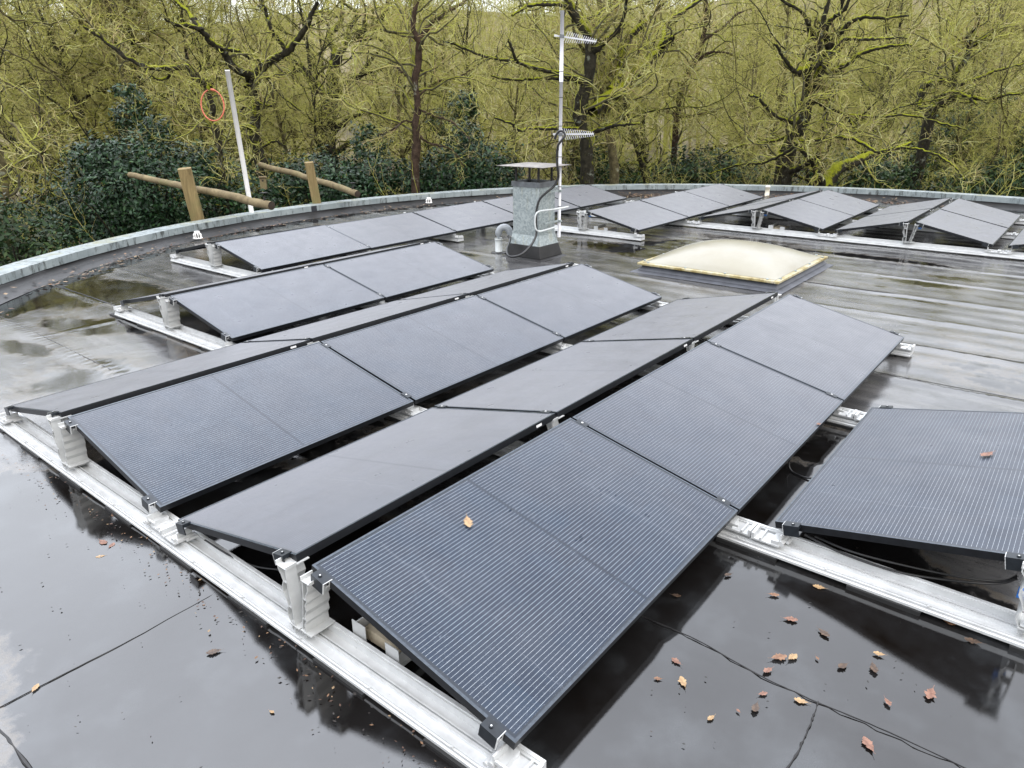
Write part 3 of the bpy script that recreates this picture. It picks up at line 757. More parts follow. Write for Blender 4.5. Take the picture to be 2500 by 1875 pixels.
cable('conduit', [Z2(1320, 855, 10.15), Z2(1160, 885, 10.08), Z2(1000, 905, 10.04), Z2(925, 918, 10.0), Z2(880, 950, 9.96), Z2(862, 1030, 9.96), Z2(866, 1120, 9.96), Z2(885, 1170, 9.97), Z2(930, 1188, 10.0), Z2(1040, 1160, 10.06), Z2(1140, 1130, 10.12)], .012,
      'pale grey looped conduit on the front corner of the chimney', mat='conduit', cat='conduit')
# bent vent pipe
g0 = on(1217.8, 616.7, 0)
gp = empty('vent_pipe', tuple(g0), label='grey bent plastic vent pipe beside the chimney base', cat='vent pipe')
dv = Vector((.62, -.79, 0)).normalized()
mb = MB(); mb.tube([(0, 0, 0), (0, 0, .16), (0, 0, .2)], .052, 18); mb.tube([(0, 0, .195), (0, 0, .215)], .058, 18); mb.build('socket', M['conduit'], gp, True)
arc = [Vector((0, 0, .2)), Vector((0, 0, .27))] + [Vector((0, 0, .28)) + dv * (.085 - .085 * math.cos(a)) + Vector((0, 0, .095 * math.sin(a))) for a in np.linspace(.2, PI * .9, 9)]
arc.append(arc[-1] + dv * .02 + Vector((0, 0, -.05)))
mb = MB(); mb.tube([tuple(p) for p in arc], .050, 18, cap=False); mb.tube([tuple(p) for p in arc[-3:]], .043, 18, 1); mb.build('elbow', [M['pvc'], M['soot']], gp, True)
mb = MB(); mb.add([(math.cos(a) * .12, math.sin(a) * .12, .006) for a in np.linspace(0, 2 * PI, 20, endpoint=False)] + [(math.cos(a) * .054, math.sin(a) * .054, .018) for a in np.linspace(0, 2 * PI, 20, endpoint=False)], [(i, (i + 1) % 20, 20 + (i + 1) % 20, 20 + i) for i in range(20)])
mb.build('collar', M['upstand'], gp, True)

# ------------------------------------------------------------------ skylight
sk = empty('skylight', (7.83, 1.50, 0), label='square yellowed acrylic dome skylight on a grey felt kerb', cat='skylight')
mb = MB(); frustum(mb, -1.0, 1.0, -1.0, 1.0, .003, -.93, .93, -.93, .93, .022); frustum(mb, -.925, .925, -.925, .925, .0221, -.865, .865, -.865, .865, .092); mb.build('kerb', M['kerb_felt'], sk, bevel=.01)
h = .925
mb = MB()
for lo, hi in (((-h, -h, .0925), (h, -h + .06, .125)), ((-h, h - .06, .0925), (h, h, .125)), ((-h, -h + .0605, .0925), (-h + .06, h - .0605, .125)), ((h - .06, -h + .0605, .0925), (h, h - .0605, .125))): mb.box(lo, hi)
mb.box((-h + .0605, -h + .0605, .094), (h - .0605, h - .0605, .123)); mb.build('rim', M['rim'], sk, bevel=.008)
n = 41; V = []; F = []; hd = .87
for i in range(n):
    for j in range(n):
        u, v = i / (n - 1) * 2 - 1, j / (n - 1) * 2 - 1
        b = (1 - abs(u) ** 2.2) * (1 - abs(v) ** 2.2)
        V.append((u * hd, v * hd, .1265 + .215 * b ** .72))
for i in range(n - 1):
    for j in range(n - 1): a = i * n + j; F.append((a, a + n, a + n + 1, a + 1))
link('dome', newmesh('dome', V, F, [M['dome']], True), sk)
for i in range(4):
    for s_ in range(4):
        t_ = -.78 + i * .52
        x, y = [(t_, -.893), (-.893, t_), (t_, .893), (.893, t_)][s_]
        mb = MB(); mb.tube([(x, y, .125), (x, y, .139)], .016, 8); mb.build('fixing', M['galv'], sk)

# ------------------------------------------------------------------ small roof things
def roofvent(px, py, label):
    z0 = .0; p = on(px, py, z0)
    while np.hypot(p[0] - CX, p[1] - CY) > 8.97: z0 += .004; p = on(px, py, z0)
    v = np.array([p[0] - CX, p[1] - CY]); z0 = max(0, z0 - .045)
    o = empty('roof_drain_guard', (CX + v[0], CY + v[1], z0), label=label, cat='drain guard', group='white drain guards by the parapet')
    mb = MB()
    for i in range(10):
        a = i * 2 * PI / 10
        mb.tube([(.055 * math.cos(a), .055 * math.sin(a), 0), (.06 * math.cos(a), .06 * math.sin(a), .06), (.03 * math.cos(a), .03 * math.sin(a), .1)], .008, 6)
    mb.tube([(0, 0, .09), (0, 0, .115)], .045, 14); mb.tube([(0, 0, 0), (0, 0, .012)], .075, 16); mb.build('basket', M['white'], o)
    mb = MB(); mb.tube([(0, 0, .012), (0, 0, .085)], .038, 12); mb.build('outlet', M['soot'], o)
roofvent(482, 575, 'white drain guard in leaf litter near the left parapet')
roofvent(1047, 490, 'white drain guard behind the rear row, left of the chimney')
p = on(1872, 478, 0); v = np.array([p[0] - CX, p[1] - CY]); v *= 9.0 / np.hypot(*v)
o = empty('stub_pipe', (CX + v[0], CY + v[1], .01), label='small cream stub pipe standing by the far parapet', cat='pipe')
mb = MB(); mb.tube([(0, 0, 0), (0, 0, .2)], .052, 14); mb.build('tube', M['cream'], o, True); mb = MB(); mb.tube([(0, 0, .2005), (0, 0, .23)], [.058, .05], 14); mb.build('lid', M['white'], o)

# timber posts, logs, white pole outside the parapet
def post(base, top, w, label):
    base, top = np.array(base), np.array(top); d = (top - base); d /= np.linalg.norm(d)
    base = base - d * ((base[2] - GZ) / d[2])
    o = empty('timber_post', tuple(base), label=label, cat='post', group='timber posts beside the roof')
    L = top - base; fw = np.array([.63, .78, 0]); sd = np.cross(d, fw); sd /= np.linalg.norm(sd); f2 = np.cross(sd, d)
    mb = MB(); rings = 14; V = []; F = []
    for i in range(rings):
        c = L * i / (rings - 1)
        for a in range(12):
            an = a * 2 * PI / 12 + PI / 12; ca, sa = math.cos(an), math.sin(an)
            q = 1 / (abs(ca) ** 5 + abs(sa) ** 5) ** .2
            rr = w / 2 * q * (1 + .03 * rng.normal())
            V.append(tuple(c + (sd * ca + f2 * sa * .8) * rr))
    for i in range(rings - 1):
        for a in range(12): F.append((i * 12 + a, i * 12 + (a + 1) % 12, (i + 1) * 12 + (a + 1) % 12, (i + 1) * 12 + a))
    F.append(tuple((rings - 1) * 12 + a for a in range(12)))
    mb.add(V, F); mb.build('shaft', M['post'], o)
post(at(482.7, 536, 14.3), at(450, 411, 14.2), .225, 'squared timber post in front of the left leaning log')
post(at(773, 495, 15.6), at(754, 396, 15.5), .175, 'squared timber post behind the right leaning log')
def logpole(a, b, r0, r1, label):
    a, b = np.array(a), np.array(b)
    o = empty('log_pole', tuple(a), label=label, cat='log', group='logs resting on the parapet')
    t = np.linspace(0, 1, 26)[:, None]; pts = (b - a) * t + np.cumsum(rng.normal(0, .006, (26, 3)), 0)
    rr = np.linspace(r0, r1, 26) * (1 + .03 * rng.normal(size=26))
    mb = MB(); mb.tube(pts, rr, 16, cap=False); mb.build('trunk', M['log'], o, True)
    e = (a - b) / np.linalg.norm(a - b); up = np.cross(e, [0, 0, 1.]); up /= np.linalg.norm(up); w = np.cross(up, e)
    for nm, c, s_, rr_ in (('end_face', pts[0] + e * .004, 1, rr[0] * .97), ('end_face', pts[-1] - e * .004, -1, rr[-1] * .97)):
        mb = MB(); V = [tuple(c + e * s_ * .012)] + [tuple(c + (up * math.cos(q) + w * math.sin(q)) * rr_) for q in np.linspace(0, 2 * PI, 16, endpoint=False)]
        mb.add(V, [(0, 1 + i, 1 + (i + 1) % 16) for i in range(16)]); mb.build(nm, M['endgrain'], o)
    mb = MB(); c = pts[1]; mb.tube([tuple(c + np.array([0, 0, -rr[1]])), (c[0], c[1], ZTOP - .06)], .02, 8); mb.box((c[0] - .05, c[1] - .05, ZTOP + .001), (c[0] + .05, c[1] + .05, ZTOP + .014)); mb.build('steel_foot', M['soot'], o)
logpole(at(662, 503, 13.0), at(315, 425, 16.6), .072, .055, 'dark weathered log sloping behind the nearer timber post')
logpole(at(872, 474, 15.1), at(632, 404, 18.8), .066, .062, 'lighter smooth log crossing in front of the farther post')
b = at(614, 517, 14.6); tp = at(555, 173, 14.5)
o = empty('white_pole', (b[0], b[1], GZ), label='tall white plastic pole standing behind the parapet', cat='pole')
d = (tp - b) / (tp[2] - b[2]); bb = b + d * (GZ - b[2])
mb = MB(); mb.tube([tuple(bb - [b[0], b[1], GZ]), tuple(b - [b[0], b[1], GZ]), tuple(tp - [b[0], b[1], GZ])], .043, 16); mb.build('tube', M['white'], o, True)
mb = MB(); q = tp - [b[0], b[1], GZ]; mb.tube([tuple(q + d * .001), tuple(q + d * .02)], [.045, .04], 16); mb.build('end_cap', M['white'], o, True)

# ------------------------------------------------------------------ leaves on the roof
def oak_leaf(L, seed, lobes=5, curl=.3, fold=.25):
    r = np.random.default_rng(seed); n = 22; V = []; F = []
    for i in range(n):
        t = i / (n - 1); w = .235 * math.sin(PI * t ** 1.25) ** .8 * (1 + .17 * math.cos(2 * PI * lobes * t + 1)) + .012
        x = (t - .5) * L; z = curl * L * ((t - .5) ** 2) * .9 + .0015; z += .012 * L * r.normal()
        wl, wr = w * L * (1 + .12 * r.normal()), w * L * (1 + .12 * r.normal())
        V += [(x, -wl, max(.001, z + fold * wl)), (x, 0, max(.001, z)), (x, wr, max(.001, z + fold * wr * .7))]
    for i in range(n - 1):
        a = i * 3; F += [(a, a + 3, a + 4, a + 1), (a + 1, a + 4, a + 5, a + 2)]
    b = len(V); V += [(-.5 * L, -.012 * L, .002), (-.5 * L, .012 * L, .002), (-.72 * L, .02 * L, .006), (-.72 * L, 0, .006)]; F.append((b, b + 1, b + 2, b + 3))
    return V, F
LEAVES = [  # x, y, size, material, curl, label
    (.821, -1.221, .042, 'leaf_orange', .1, 'flat oval reddish leaf near the front panel corner on wet felt'),
    (.737, -1.291, .05, 'leaf_tan', .6, 'curled tan oak leaf below the oval reddish leaf'),
    (1.092, -1.528, .062, 'leaf_brown', .3, 'larger brown leaf of the overlapping pair in mid puddle'),
    (1.126, -1.570, .05, 'leaf_tan', .3, 'paler tan leaf touching the large brown leaf'),
    (.997, -1.52, .042, 'leaf_orange', .2, 'small reddish leaf lying on the felt seam'),
    (.869, -1.549, .034, 'leaf_orange', .1, 'small squarish red leaf below the seam'),
    (.787, -1.553, .048, 'leaf_dark', .7, 'dark folded leaf left of the felt seam corner'),
    (.92, -1.671, .046, 'leaf_tan', .6, 'crumpled tan leaf just above the seam corner'),
    (.644, -1.446, .032, 'leaf_tan', .2, 'small pale bent leaf on the lower wet felt'),
    (.735, -1.51, .018, 'leaf_orange', .1, 'tiny red leaf scrap beside the dark folded leaf'),
    (1.345, -1.487, .055, 'leaf_orange', .1, 'submerged pinkish leaf toward the right rail'),
    (1.345, -1.624, .055, 'leaf_dark', .4, 'dark elongated leaf between two pinkish ones'),
    (1.462, -1.373, .045, 'leaf_brown', .4, 'upright brown leaf in the sky reflection near the rail'),
    (1.475, -1.155, .04, 'leaf_dark', .5, 'dark leaf outline in the bright puddle by the front panel'),
    (1.356, -1.832, .04, 'leaf_tan', .5, 'golden curled leaf right of the leaf cluster'),
    (1.2, -1.739, .046, 'leaf_dark', .4, 'brownish leaf right of the tan pair'),
    (1.262, -1.836, .055, 'leaf_dark', .4, 'long dull brown leaf below the golden curled one'),
    (1.113, -1.919, .036, 'leaf_orange', .0, 'thin flat orange strip of leaf at lower right'),
    (1.253, -2.033, .062, 'leaf_orange', .3, 'long red leaf with a pale tip at far right'),
    (.871, -1.914, .058, 'leaf_orange', .3, 'red leaf near the bottom edge, lowest on the felt'),
    (1.181, -1.648, .02, 'leaf_brown', .1, 'tiny round brown leaf beside the tan pair'),
    (1.734, -2.017, .045, 'leaf_brown', .3, 'brown leaf floating in the shadow of the right rail'),
    (1.668, -2.111, .06, 'leaf_dark', .5, 'clump of dark leaf in shadow at the right edge'),
    (1.64, -1.513, .05, 'leaf_tan', .5, 'tan leaf at the edge of the rail reflection'),
    (1.759, -1.468, .045, 'leaf_brown', .3, 'brown leaf tucked against the right rail'),
    (1.188, -1.035, .04, 'leaf_dark', .5, 'dark leaf in the shadow under the front panel edge'),
    (.694, -1.209, .03, 'leaf_brown', .4, 'small brown leaf left of the oval reddish one'),
    (-.22, 1.429, .06, 'leaf_orange', .5, 'orange curled leaf on the left wet felt near the rail'),
    (-.206, 1.364, .045, 'leaf_orange', .5, 'second orange leaf just below the curled one at left'),
    (-.282, 1.311, .04, 'leaf_tan', .2, 'pale tan leaf below the two orange leaves at left'),
    (-.014, .233, .045, 'leaf_orange', .4, 'bright orange oak leaf beside the near rail support'),
    (-.286, .261, .055, 'leaf_dark', .3, 'black sodden leaf alone on the left puddle'),
    (-.811, .615, .04, 'leaf_tan', .1, 'pale leaf sliver on the left felt seam'),
    (-.318, -.19, .022, 'leaf_tan', .2, 'tiny pale leaf scrap left of the front rail'),
    (-.07, 1.659, .035, 'leaf_brown', .3, 'brown leaf scrap near the rail between the two near ridges'),
]
for i, (x, y, s, m, cu, lab) in enumerate(LEAVES):
    V, F = oak_leaf(s * 1.08, 100 + i, random.choice((3, 4, 5)), cu * .45, .1)
    o = link('fallen_leaf', newmesh('fallen_leaf', V, F, [M[m]], True), None, (x, y, .0045), label=lab, cat='leaf', group='fallen leaves on the wet roof')
    o.rotation_euler = (rng.normal(0, .02), rng.normal(0, .02), rng.uniform(0, 6.28))
def on_panel(key, px, py, s, m, lab):
    M4 = panel_matrix(*key); nrm = M4.to_3x3() @ Vector((0, 0, 1)); o0 = M4.translation
    d = Vector(ray(px, py)); c = Vector(CAM); t = (o0 - c).dot(nrm) / d.dot(nrm); p = c + d * t + nrm * .004
    V, F = oak_leaf(s, 7 + int(px), 4, .25, .2)
    o = link('fallen_leaf', newmesh('fallen_leaf', V, F, [M[m]], True), None, p, label=lab, cat='leaf', group='fallen leaves on the wet roof')
    e = M4.to_euler(); o.rotation_euler = (e.x, e.y, e.z); o.rotation_mode = 'XYZ'
    o.matrix_world = Matrix.Translation(p) @ M4.to_3x3().to_4x4() @ Matrix.Rotation(rng.uniform(0, 6), 4, 'Z')
on_panel((0, 1, 0), 1142, 1277, .075, 'leaf_tan', 'tan oak leaf stuck on the nearest solar panel')
on_panel((-1, -1, 1), 2410, 1112, .085, 'leaf_orange', 'pinkish leaf lying on the right solar panel')
on_panel((0, 1, 1), 1998, 1037, .04, 'leaf_orange', 'small orange leaf at the low edge of the front middle panel')

# fine litter: uncountable
def scatter_quads(name, P, size, mat, label, flat=True, up=0.003):
    n = len(P); a = rng.uniform(0, 2 * PI, n); s = size * rng.uniform(.4, 1.5, n); w = s * rng.uniform(.25, .7, n)
    c, sn = np.cos(a), np.sin(a); tz = rng.normal(0, .35, n) * s * .5
    V = np.empty((n, 4, 3))
    for k, (u, v) in enumerate(((-1, 0), (0, -1), (1, 0), (0, 1))):
        V[:, k, 0] = P[:, 0] + u * s * c - v * w * sn; V[:, k, 1] = P[:, 1] + u * s * sn + v * w * c; V[:, k, 2] = P[:, 2] + up + (u * tz if not flat else 0) + rng.uniform(0, .001, n)
    V[:, :, 2] = np.maximum(V[:, :, 2], P[:, None, 2] + .002)
    F = np.arange(n * 4).reshape(n, 4)
    return link(name, newmesh(name, V.reshape(-1, 3), F, [mat]), None, label=label, kind='stuff')
n = 3000; a = rng.uniform(R_(35), R_(215), n); cl = vnoise(a * 9, a * 3, 1.1, 31); keep = rng.random(n) < (cl * 1.6 - .25)
rr = 8.92 + rng.normal(0, .11, n); rr = np.minimum(rr, 9.14)
P = np.stack([CX + rr * np.cos(a), CY + rr * np.sin(a), .012 + .05 * np.clip((rr - 8.95) / .2, 0, 1)], -1)[keep]
scatter_quads('gutter_leaf_litter', P, .028, M['debris'], 'brown leaf litter gathered along the foot of the parapet', False, .006)
# right side behind the far rows is full of leaves
n = 2600; a = rng.uniform(R_(-8), R_(62), n); rr = 8.75 + rng.normal(0, .2, n); rr = np.minimum(rr, 9.12)
P = np.stack([CX + rr * np.cos(a), CY + rr * np.sin(a), np.full(n, .012) + .05 * np.clip((rr - 8.95) / .2, 0, 1)], -1)
scatter_quads('far_leaf_litter', P, .035, M['debris'], 'thick brown leaf litter behind the far solar rows', False, .006)
n = 420; P = np.stack([rng.uniform(-1.2, 2.2, n), rng.uniform(-2.2, 2.4, n), np.full(n, .008)], -1)
keep = (P[:, 0] < -.09) | (P[:, 1] < -1.2); P = P[keep]
scatter_quads('roof_specks', P, .0055, M['specks'], 'dark specks and crumbs scattered over the wet felt', True, .004)
n = 260; P = np.stack([rng.normal(-.13, .05, n), rng.uniform(-1.1, 3.0, n), np.full(n, .008)], -1)
scatter_quads('rail_crumbs', P, .007, M['debris'], 'leaf crumbs washed up along the near rail', True, .004)

# ------------------------------------------------------------------ ground, path
me = newmesh('ground', [(-400, -400, GZ), (500, -400, GZ), (500, 500, GZ), (-400, 500, GZ)], [(0, 1, 2, 3)], [M['ground']]); link('ground', me, kind='structure', label='woodland floor of brown leaf litter around the building')
pa = [on(-150, 480, GZ), on(40, 470, GZ), on(130, 460, GZ), on(330, 452, GZ)]
V = []; F = []
for i, p in enumerate(pa):
    V += [(p[0] - 1.6, p[1] - 2.2, GZ + .02), (p[0] + 1.6, p[1] + 2.2, GZ + .02)]
    if i: F.append((2 * i - 2, 2 * i - 1, 2 * i + 1, 2 * i))
link('path', newmesh('path', V, F, [M['path']]), kind='structure', label='pale woodland path beyond the trees at the left')

# ------------------------------------------------------------------ trees
def norm(v): return v / (np.linalg.norm(v, axis=-1, keepdims=True) + 1e-9)
def grow(S, Dv, L, n, wig, trop, rg):
    N = len(S); P = np.empty((N, n, 3)); P[:, 0] = S; d = norm(Dv); w = np.zeros((N, 3))
    for i in range(1, n):
        w = w * .2 + rg.normal(0, wig, (N, 3)); d = norm(d + w + np.array([0, 0, trop])); P[:, i] = P[:, i - 1] + d * (L / (n - 1))[:, None]
    return P
def spawn(P, Rr, spacing, t0, ang, lenf, rg, maxn=None, lmin=.15):
    """children along parents: start, direction, length, start radius"""
    N, n, _ = P.shape
    seg = np.linalg.norm(np.diff(P, axis=1), axis=2); Ls = seg.sum(1)
    cnt = max(1, int(Ls.sum() * (1 - t0) / spacing)); cnt = min(cnt, maxn or cnt)
    par = rg.choice(N, cnt, p=Ls / Ls.sum()); t = t0 + (1 - t0) * rg.random(cnt) ** .85
    f = t * (n - 1); i = np.minimum(f.astype(int), n - 2); fr = (f - i)[:, None]
    S = P[par, i] * (1 - fr) + P[par, i + 1] * fr; T = norm(P[par, i + 1] - P[par, i]); r = Rr[par, i] * (1 - fr[:, 0]) + Rr[par, i + 1] * fr[:, 0]
    q = norm(np.cross(T, rg.normal(size=(cnt, 3)))); an = rg.normal(ang, .22, cnt)[:, None]
    Dv = T * np.cos(an) + q * np.sin(an)
    L = np.maximum(lmin, Ls[par] * lenf * (1.15 - .75 * t) * rg.uniform(.55, 1.3, cnt))
    return S, Dv, L, r
def taper(r0, r1, n): return r0[:, None] + (np.asarray(r1).reshape(-1, 1) - r0[:, None]) * np.linspace(0, 1, n)[None] ** .8
def joinT(parts):
    V = []; F = []; b = 0
    for v, f in parts: V.append(v); F.append(f + b); b += len(v)
    return np.concatenate(V), np.concatenate(F)
def tree_from_limbs(limbs, rads, seed, dens=1., twig=1., droop=0.0, maxtw=7000):
    """limbs (L,n,3), rads (L,n). returns trunk mesh data, crown mesh data"""
    rg = np.random.default_rng(seed)
    tr = tubes(limbs, rads, 10)
    S, Dv, L, r = spawn(limbs, rads, .30 / dens, .15, .95, .42, rg, 280)
    r1 = np.clip(r * .5, .010, .042); L = np.clip(L, .6, 3.0); P1 = grow(S, Dv, L, 12, .27, .03 - droop, rg); R1 = taper(r1, r1 * .3, 12)
    S, Dv, L, r = spawn(P1, R1, .17 / dens, .1, .85, .45, rg, 2300)
    r2 = np.clip(r * .55, .005, .013); L = np.clip(L, .35, 1.5); P2 = grow(S, Dv, L, 8, .30, .02 - droop, rg); R2 = taper(r2, r2 * .45, 8)
    S, Dv, L, r = spawn(P2, R2, .10 / dens, .08, .8, .5, rg, maxtw)
    r3 = np.clip(r * .62, .0036, .0068) * twig; L = np.clip(L, .18, .8); P3 = grow(S, Dv, L, 4, .28, .0 - droop, rg); R3 = taper(r3, r3 * .5, 4)
    cr = [tubes(P1, R1, 5), tubes(P2, R2, 4), tubes(P3, R3, 3)]
    cj = joinT(cr); mi = np.ones(len(cj[1]), dtype=np.int32); mi[:len(cr[0][1])] = 0
    return tr, (cj[0], cj[1], mi)
def put_tree(name, loc, tr, cr, bark, twig, **kw):
    loc = np.asarray(loc); o = empty(name, tuple(loc), **kw)
    link('trunk', newmesh('trunk', tr[0] - loc, tr[1], [bark], True), o); link('crown', newmesh('crown', cr[0] - loc, cr[1], [M['bark_lichen'], twig], True, cr[2]), o)
    return o

# traced oaks: limbs in photo pixels with half-widths, each tree at its own distance, limbs running toward or away from the roof
def hero(name, D, sc, x0, limbs, bark, twig, seed, label, cat='tree', dens=1.1, trunk_first=True, maxtw=11000, group=None, droop=0., dep=1.):
    rg = np.random.default_rng(seed); known = []; out = []; ro = []
    for li, (pts, r0, r1) in enumerate(limbs):
        px = np.array(pts, float); px = np.stack([x0 + px[:, 0] / sc, px[:, 1] / sc], -1)
        d0 = D; amp = 0 if li == 0 else rg.uniform(-1, 1) * 3.2 * dep
        if known:
            K = np.array(known); j = np.argmin(np.hypot(K[:, 0] - px[0, 0], K[:, 1] - px[0, 1])); d0 = K[j, 2] if np.hypot(K[j, 0] - px[0, 0], K[j, 1] - px[0, 1]) < 60 else D
        s = np.r_[0, np.cumsum(np.hypot(*np.diff(px, axis=0).T))]; dist = d0 + amp * s / 260
        W = np.array([at(x, y, q) for (x, y), q in zip(px, dist)])
        if li == 0:                       # run the trunk on down to the ground
            t = W[0] - W[1]; t = t / np.linalg.norm(t); foot = np.array([W[0][0] + t[0] * .5, W[0][1] + t[1] * .5, GZ - .2]); W = np.vstack([foot, W]); dist = np.r_[dist[0], dist]; px = np.vstack([px[0], px])
        for (x, y), q in zip(px, dist): known.append((x, y, q))
        C = smoothpath(W, 8); u = np.linspace(0, 1, 34) * (len(C) - 1); i = np.minimum(u.astype(int), len(C) - 2); f = (u - i)[:, None]
        Cn = C[i] * (1 - f) + C[i + 1] * f
        jit = rg.normal(0, .012, Cn.shape); jit[0] = 0; Cn = Cn + np.cumsum(jit, 0) * .35 + jit * .6
        rr = np.linspace(r0, r1, 34) / sc * dist.mean() / FPX
        rr = rr * (1 + .10 * rg.normal(size=34))
        for (x, y), q in zip(px[:-1] * .5 + px[1:] * .5, dist[:-1] * .5 + dist[1:] * .5): known.append((x, y, q))
        out.append(Cn); ro.append(rr)
    tr, cr = tree_from_limbs(np.array(out), np.array(ro), seed, dens, 1., droop, maxtw)
    foot = out[0][0].copy(); foot[2] = GZ
    return put_tree(name, foot, tr, cr, M[bark], M[twig], label=label, cat=cat, group=group)

S2 = 1.983
hero('oak_tree', 21.5, S2, 1860, [
    ([(100, 900), (130, 720), (190, 600), (225, 470), (290, 330), (330, 250)], 40, 20),
    ([(330, 250), (310, 150), (340, 90), (400, 40), (430, -60)], 15, 5),
    ([(330, 250), (290, 250), (240, 150), (200, 60), (110, 10), (60, -60)], 13, 4),
    ([(330, 250), (370, 170), (430, 110), (500, 85), (600, 90), (720, 75)], 13, 4),
    ([(345, 230), (400, 190), (500, 195), (620, 185), (700, 190)], 9, 3),
    ([(340, 350), (430, 300), (500, 255), (620, 230), (720, 230)], 12, 4),
    ([(225, 430), (200, 360), (150, 345), (110, 290), (60, 220)], 14, 5),
    ([(170, 350), (250, 320), (300, 290)], 17, 12),
    ([(205, 380), (260, 250), (290, 120), (330, -40)], 20, 7),
    ([(300, 930), (350, 820), (430, 790), (520, 750), (600, 730), (720, 690)], 32, 6),
    ([(300, 900), (260, 820), (240, 780), (180, 720)], 16, 8),
    ([(110, 830), (180, 810), (270, 750)], 16, 8),
    ([(140, 690), (260, 685), (370, 665), (480, 690), (560, 740), (660, 740)], 11, 4),
    ([(80, 770), (120, 710), (190, 650)], 20, 13),
    ([(170, 600), (60, 560), (-20, 480), (-60, 470)], 9, 4),
    ([(225, 470), (330, 520), (420, 560), (470, 640)], 9, 4), ([(560, 740), (680, 720), (800, 740), (920, 800), (980, 870)], 7, 3), ([(420, 560), (560, 570), (700, 560), (860, 600), (1000, 640)], 7, 3),
    ([(190, 620), (60, 680), (-100, 700), (-220, 760)], 8, 3), ([(170, 700), (20, 780), (-120, 800), (-260, 850)], 7, 3)], 'bark_moss', 'twig', 21,
    'gnarled mossy oak beyond the far parapet, right of the antenna, low arching limbs', droop=.02)
hero('oak_tree', 27, S2, 1860, [
    ([(800, 640), (835, 520), (900, 490), (930, 450), (930, 370), (975, 310), (1000, 240), (990, 190), (1050, 110), (1030, 60)], 22, 4),
    ([(835, 520), (770, 530), (770, 450), (800, 410), (880, 395)], 11, 11),
    ([(880, 395), (860, 330), (950, 260), (1010, 200)], 9, 5),
    ([(930, 475), (1010, 475), (1100, 485), (1180, 460), (1260, 455)], 10, 4),
    ([(950, 410), (1040, 380), (1130, 340), (1260, 310)], 8, 3),
    ([(840, 470), (920, 445), (990, 465), (1030, 500)], 8, 5),
    ([(1000, 230), (1060, 200), (1140, 140), (1250, 120)], 7, 3)], 'bark_moss', 'twig', 22, 'small crooked oak at the far right with mossy elbows')
hero('oak_tree', 20, S2, 1240, [
    ([(385, 960), (380, 700), (350, 560), (380, 420), (400, 300), (390, 180), (330, 80), (290, 0), (270, -60)], 34, 14),
    ([(410, 540), (480, 470), (560, 420), (620, 350), (690, 280), (740, 220), (765, 110), (830, 60), (920, 0), (1000, -60)], 25, 6),
    ([(735, 235), (795, 182)], 15, 12),
    ([(500, 440), (530, 400), (560, 280), (600, 180), (680, 100), (740, 30), (800, -60)], 21, 8),
    ([(400, 270), (470, 200), (520, 160), (560, 80), (570, -20)], 14, 6),
    ([(360, 400), (240, 385), (130, 390), (40, 395), (-80, 380)], 10, 4),
    ([(370, 390), (300, 370), (180, 345), (80, 320), (40, 290), (10, 200)], 12, 5),
    ([(180, 345), (60, 300), (-60, 280), (-140, 260), (-240, 215), (-310, 195)], 9, 4),
    ([(360, 620), (250, 620), (130, 620), (50, 625), (20, 590), (-60, 560)], 10, 4),
    ([(370, 660), (480, 610), (550, 600), (640, 590)], 12, 4),
    ([(330, 90), (420, 80), (480, 40), (600, 40), (700, 0)], 10, 5),
    ([(300, 30), (200, 20), (100, 30), (20, 80)], 10, 5)], 'bark_moss', 'twig', 23, 'large spreading oak directly behind the antenna mast')
hero('oak_tree', 21.5, S2, 1240, [
    ([(515, 960), (500, 700), (460, 560), (440, 400), (430, 260), (450, 130), (430, -40)], 22, 12),
    ([(440, 420), (510, 330), (540, 200), (500, 90), (520, -40)], 12, 6),
    ([(430, 280), (360, 220), (320, 120), (340, 0)], 9, 4)], 'bark_tan', 'twig', 24, 'upright tan-barked trunk just right of the antenna mast oak')
hero('slanting_tree', 28, S2, 1240, [
    ([(790, 900), (820, 560), (850, 420), (920, 270), (960, 120), (960, -30)], 16, 9),
    ([(825, 560), (760, 540), (690, 520)], 8, 4), ([(825, 560), (880, 560), (960, 545), (1040, 520)], 9, 4),
    ([(890, 330), (960, 260), (1040, 250), (1120, 280)], 7, 3), ([(940, 200), (1040, 130), (1120, 60), (1200, 40)], 7, 3)], 'bark_brown', 'twig', 25, 'thin brown tree leaning right between the two big oaks')
hero('slender_tree', 19.5, S2, 620, [
    ([(780, 980), (785, 700), (790, 500), (778, 380), (800, 220), (770, 150), (775, 60), (790, 0), (800, -120)], 21, 8),
    ([(800, 215), (850, 120), (900, 80), (1000, 20), (1080, -50)], 13, 6),
    ([(785, 600), (730, 590), (660, 640), (600, 660)], 6, 3), ([(790, 520), (860, 560), (960, 600), (1040, 680)], 6, 3), ([(785, 640), (860, 690), (960, 720), (1020, 800)], 6, 3),
    ([(780, 400), (700, 330), (640, 300)], 7, 3), ([(790, 470), (880, 400), (980, 380), (1060, 340)], 6, 3)], 'bark_brown', 'twig', 26, 'slender dark straight trunk left of the chimney', droop=.03)
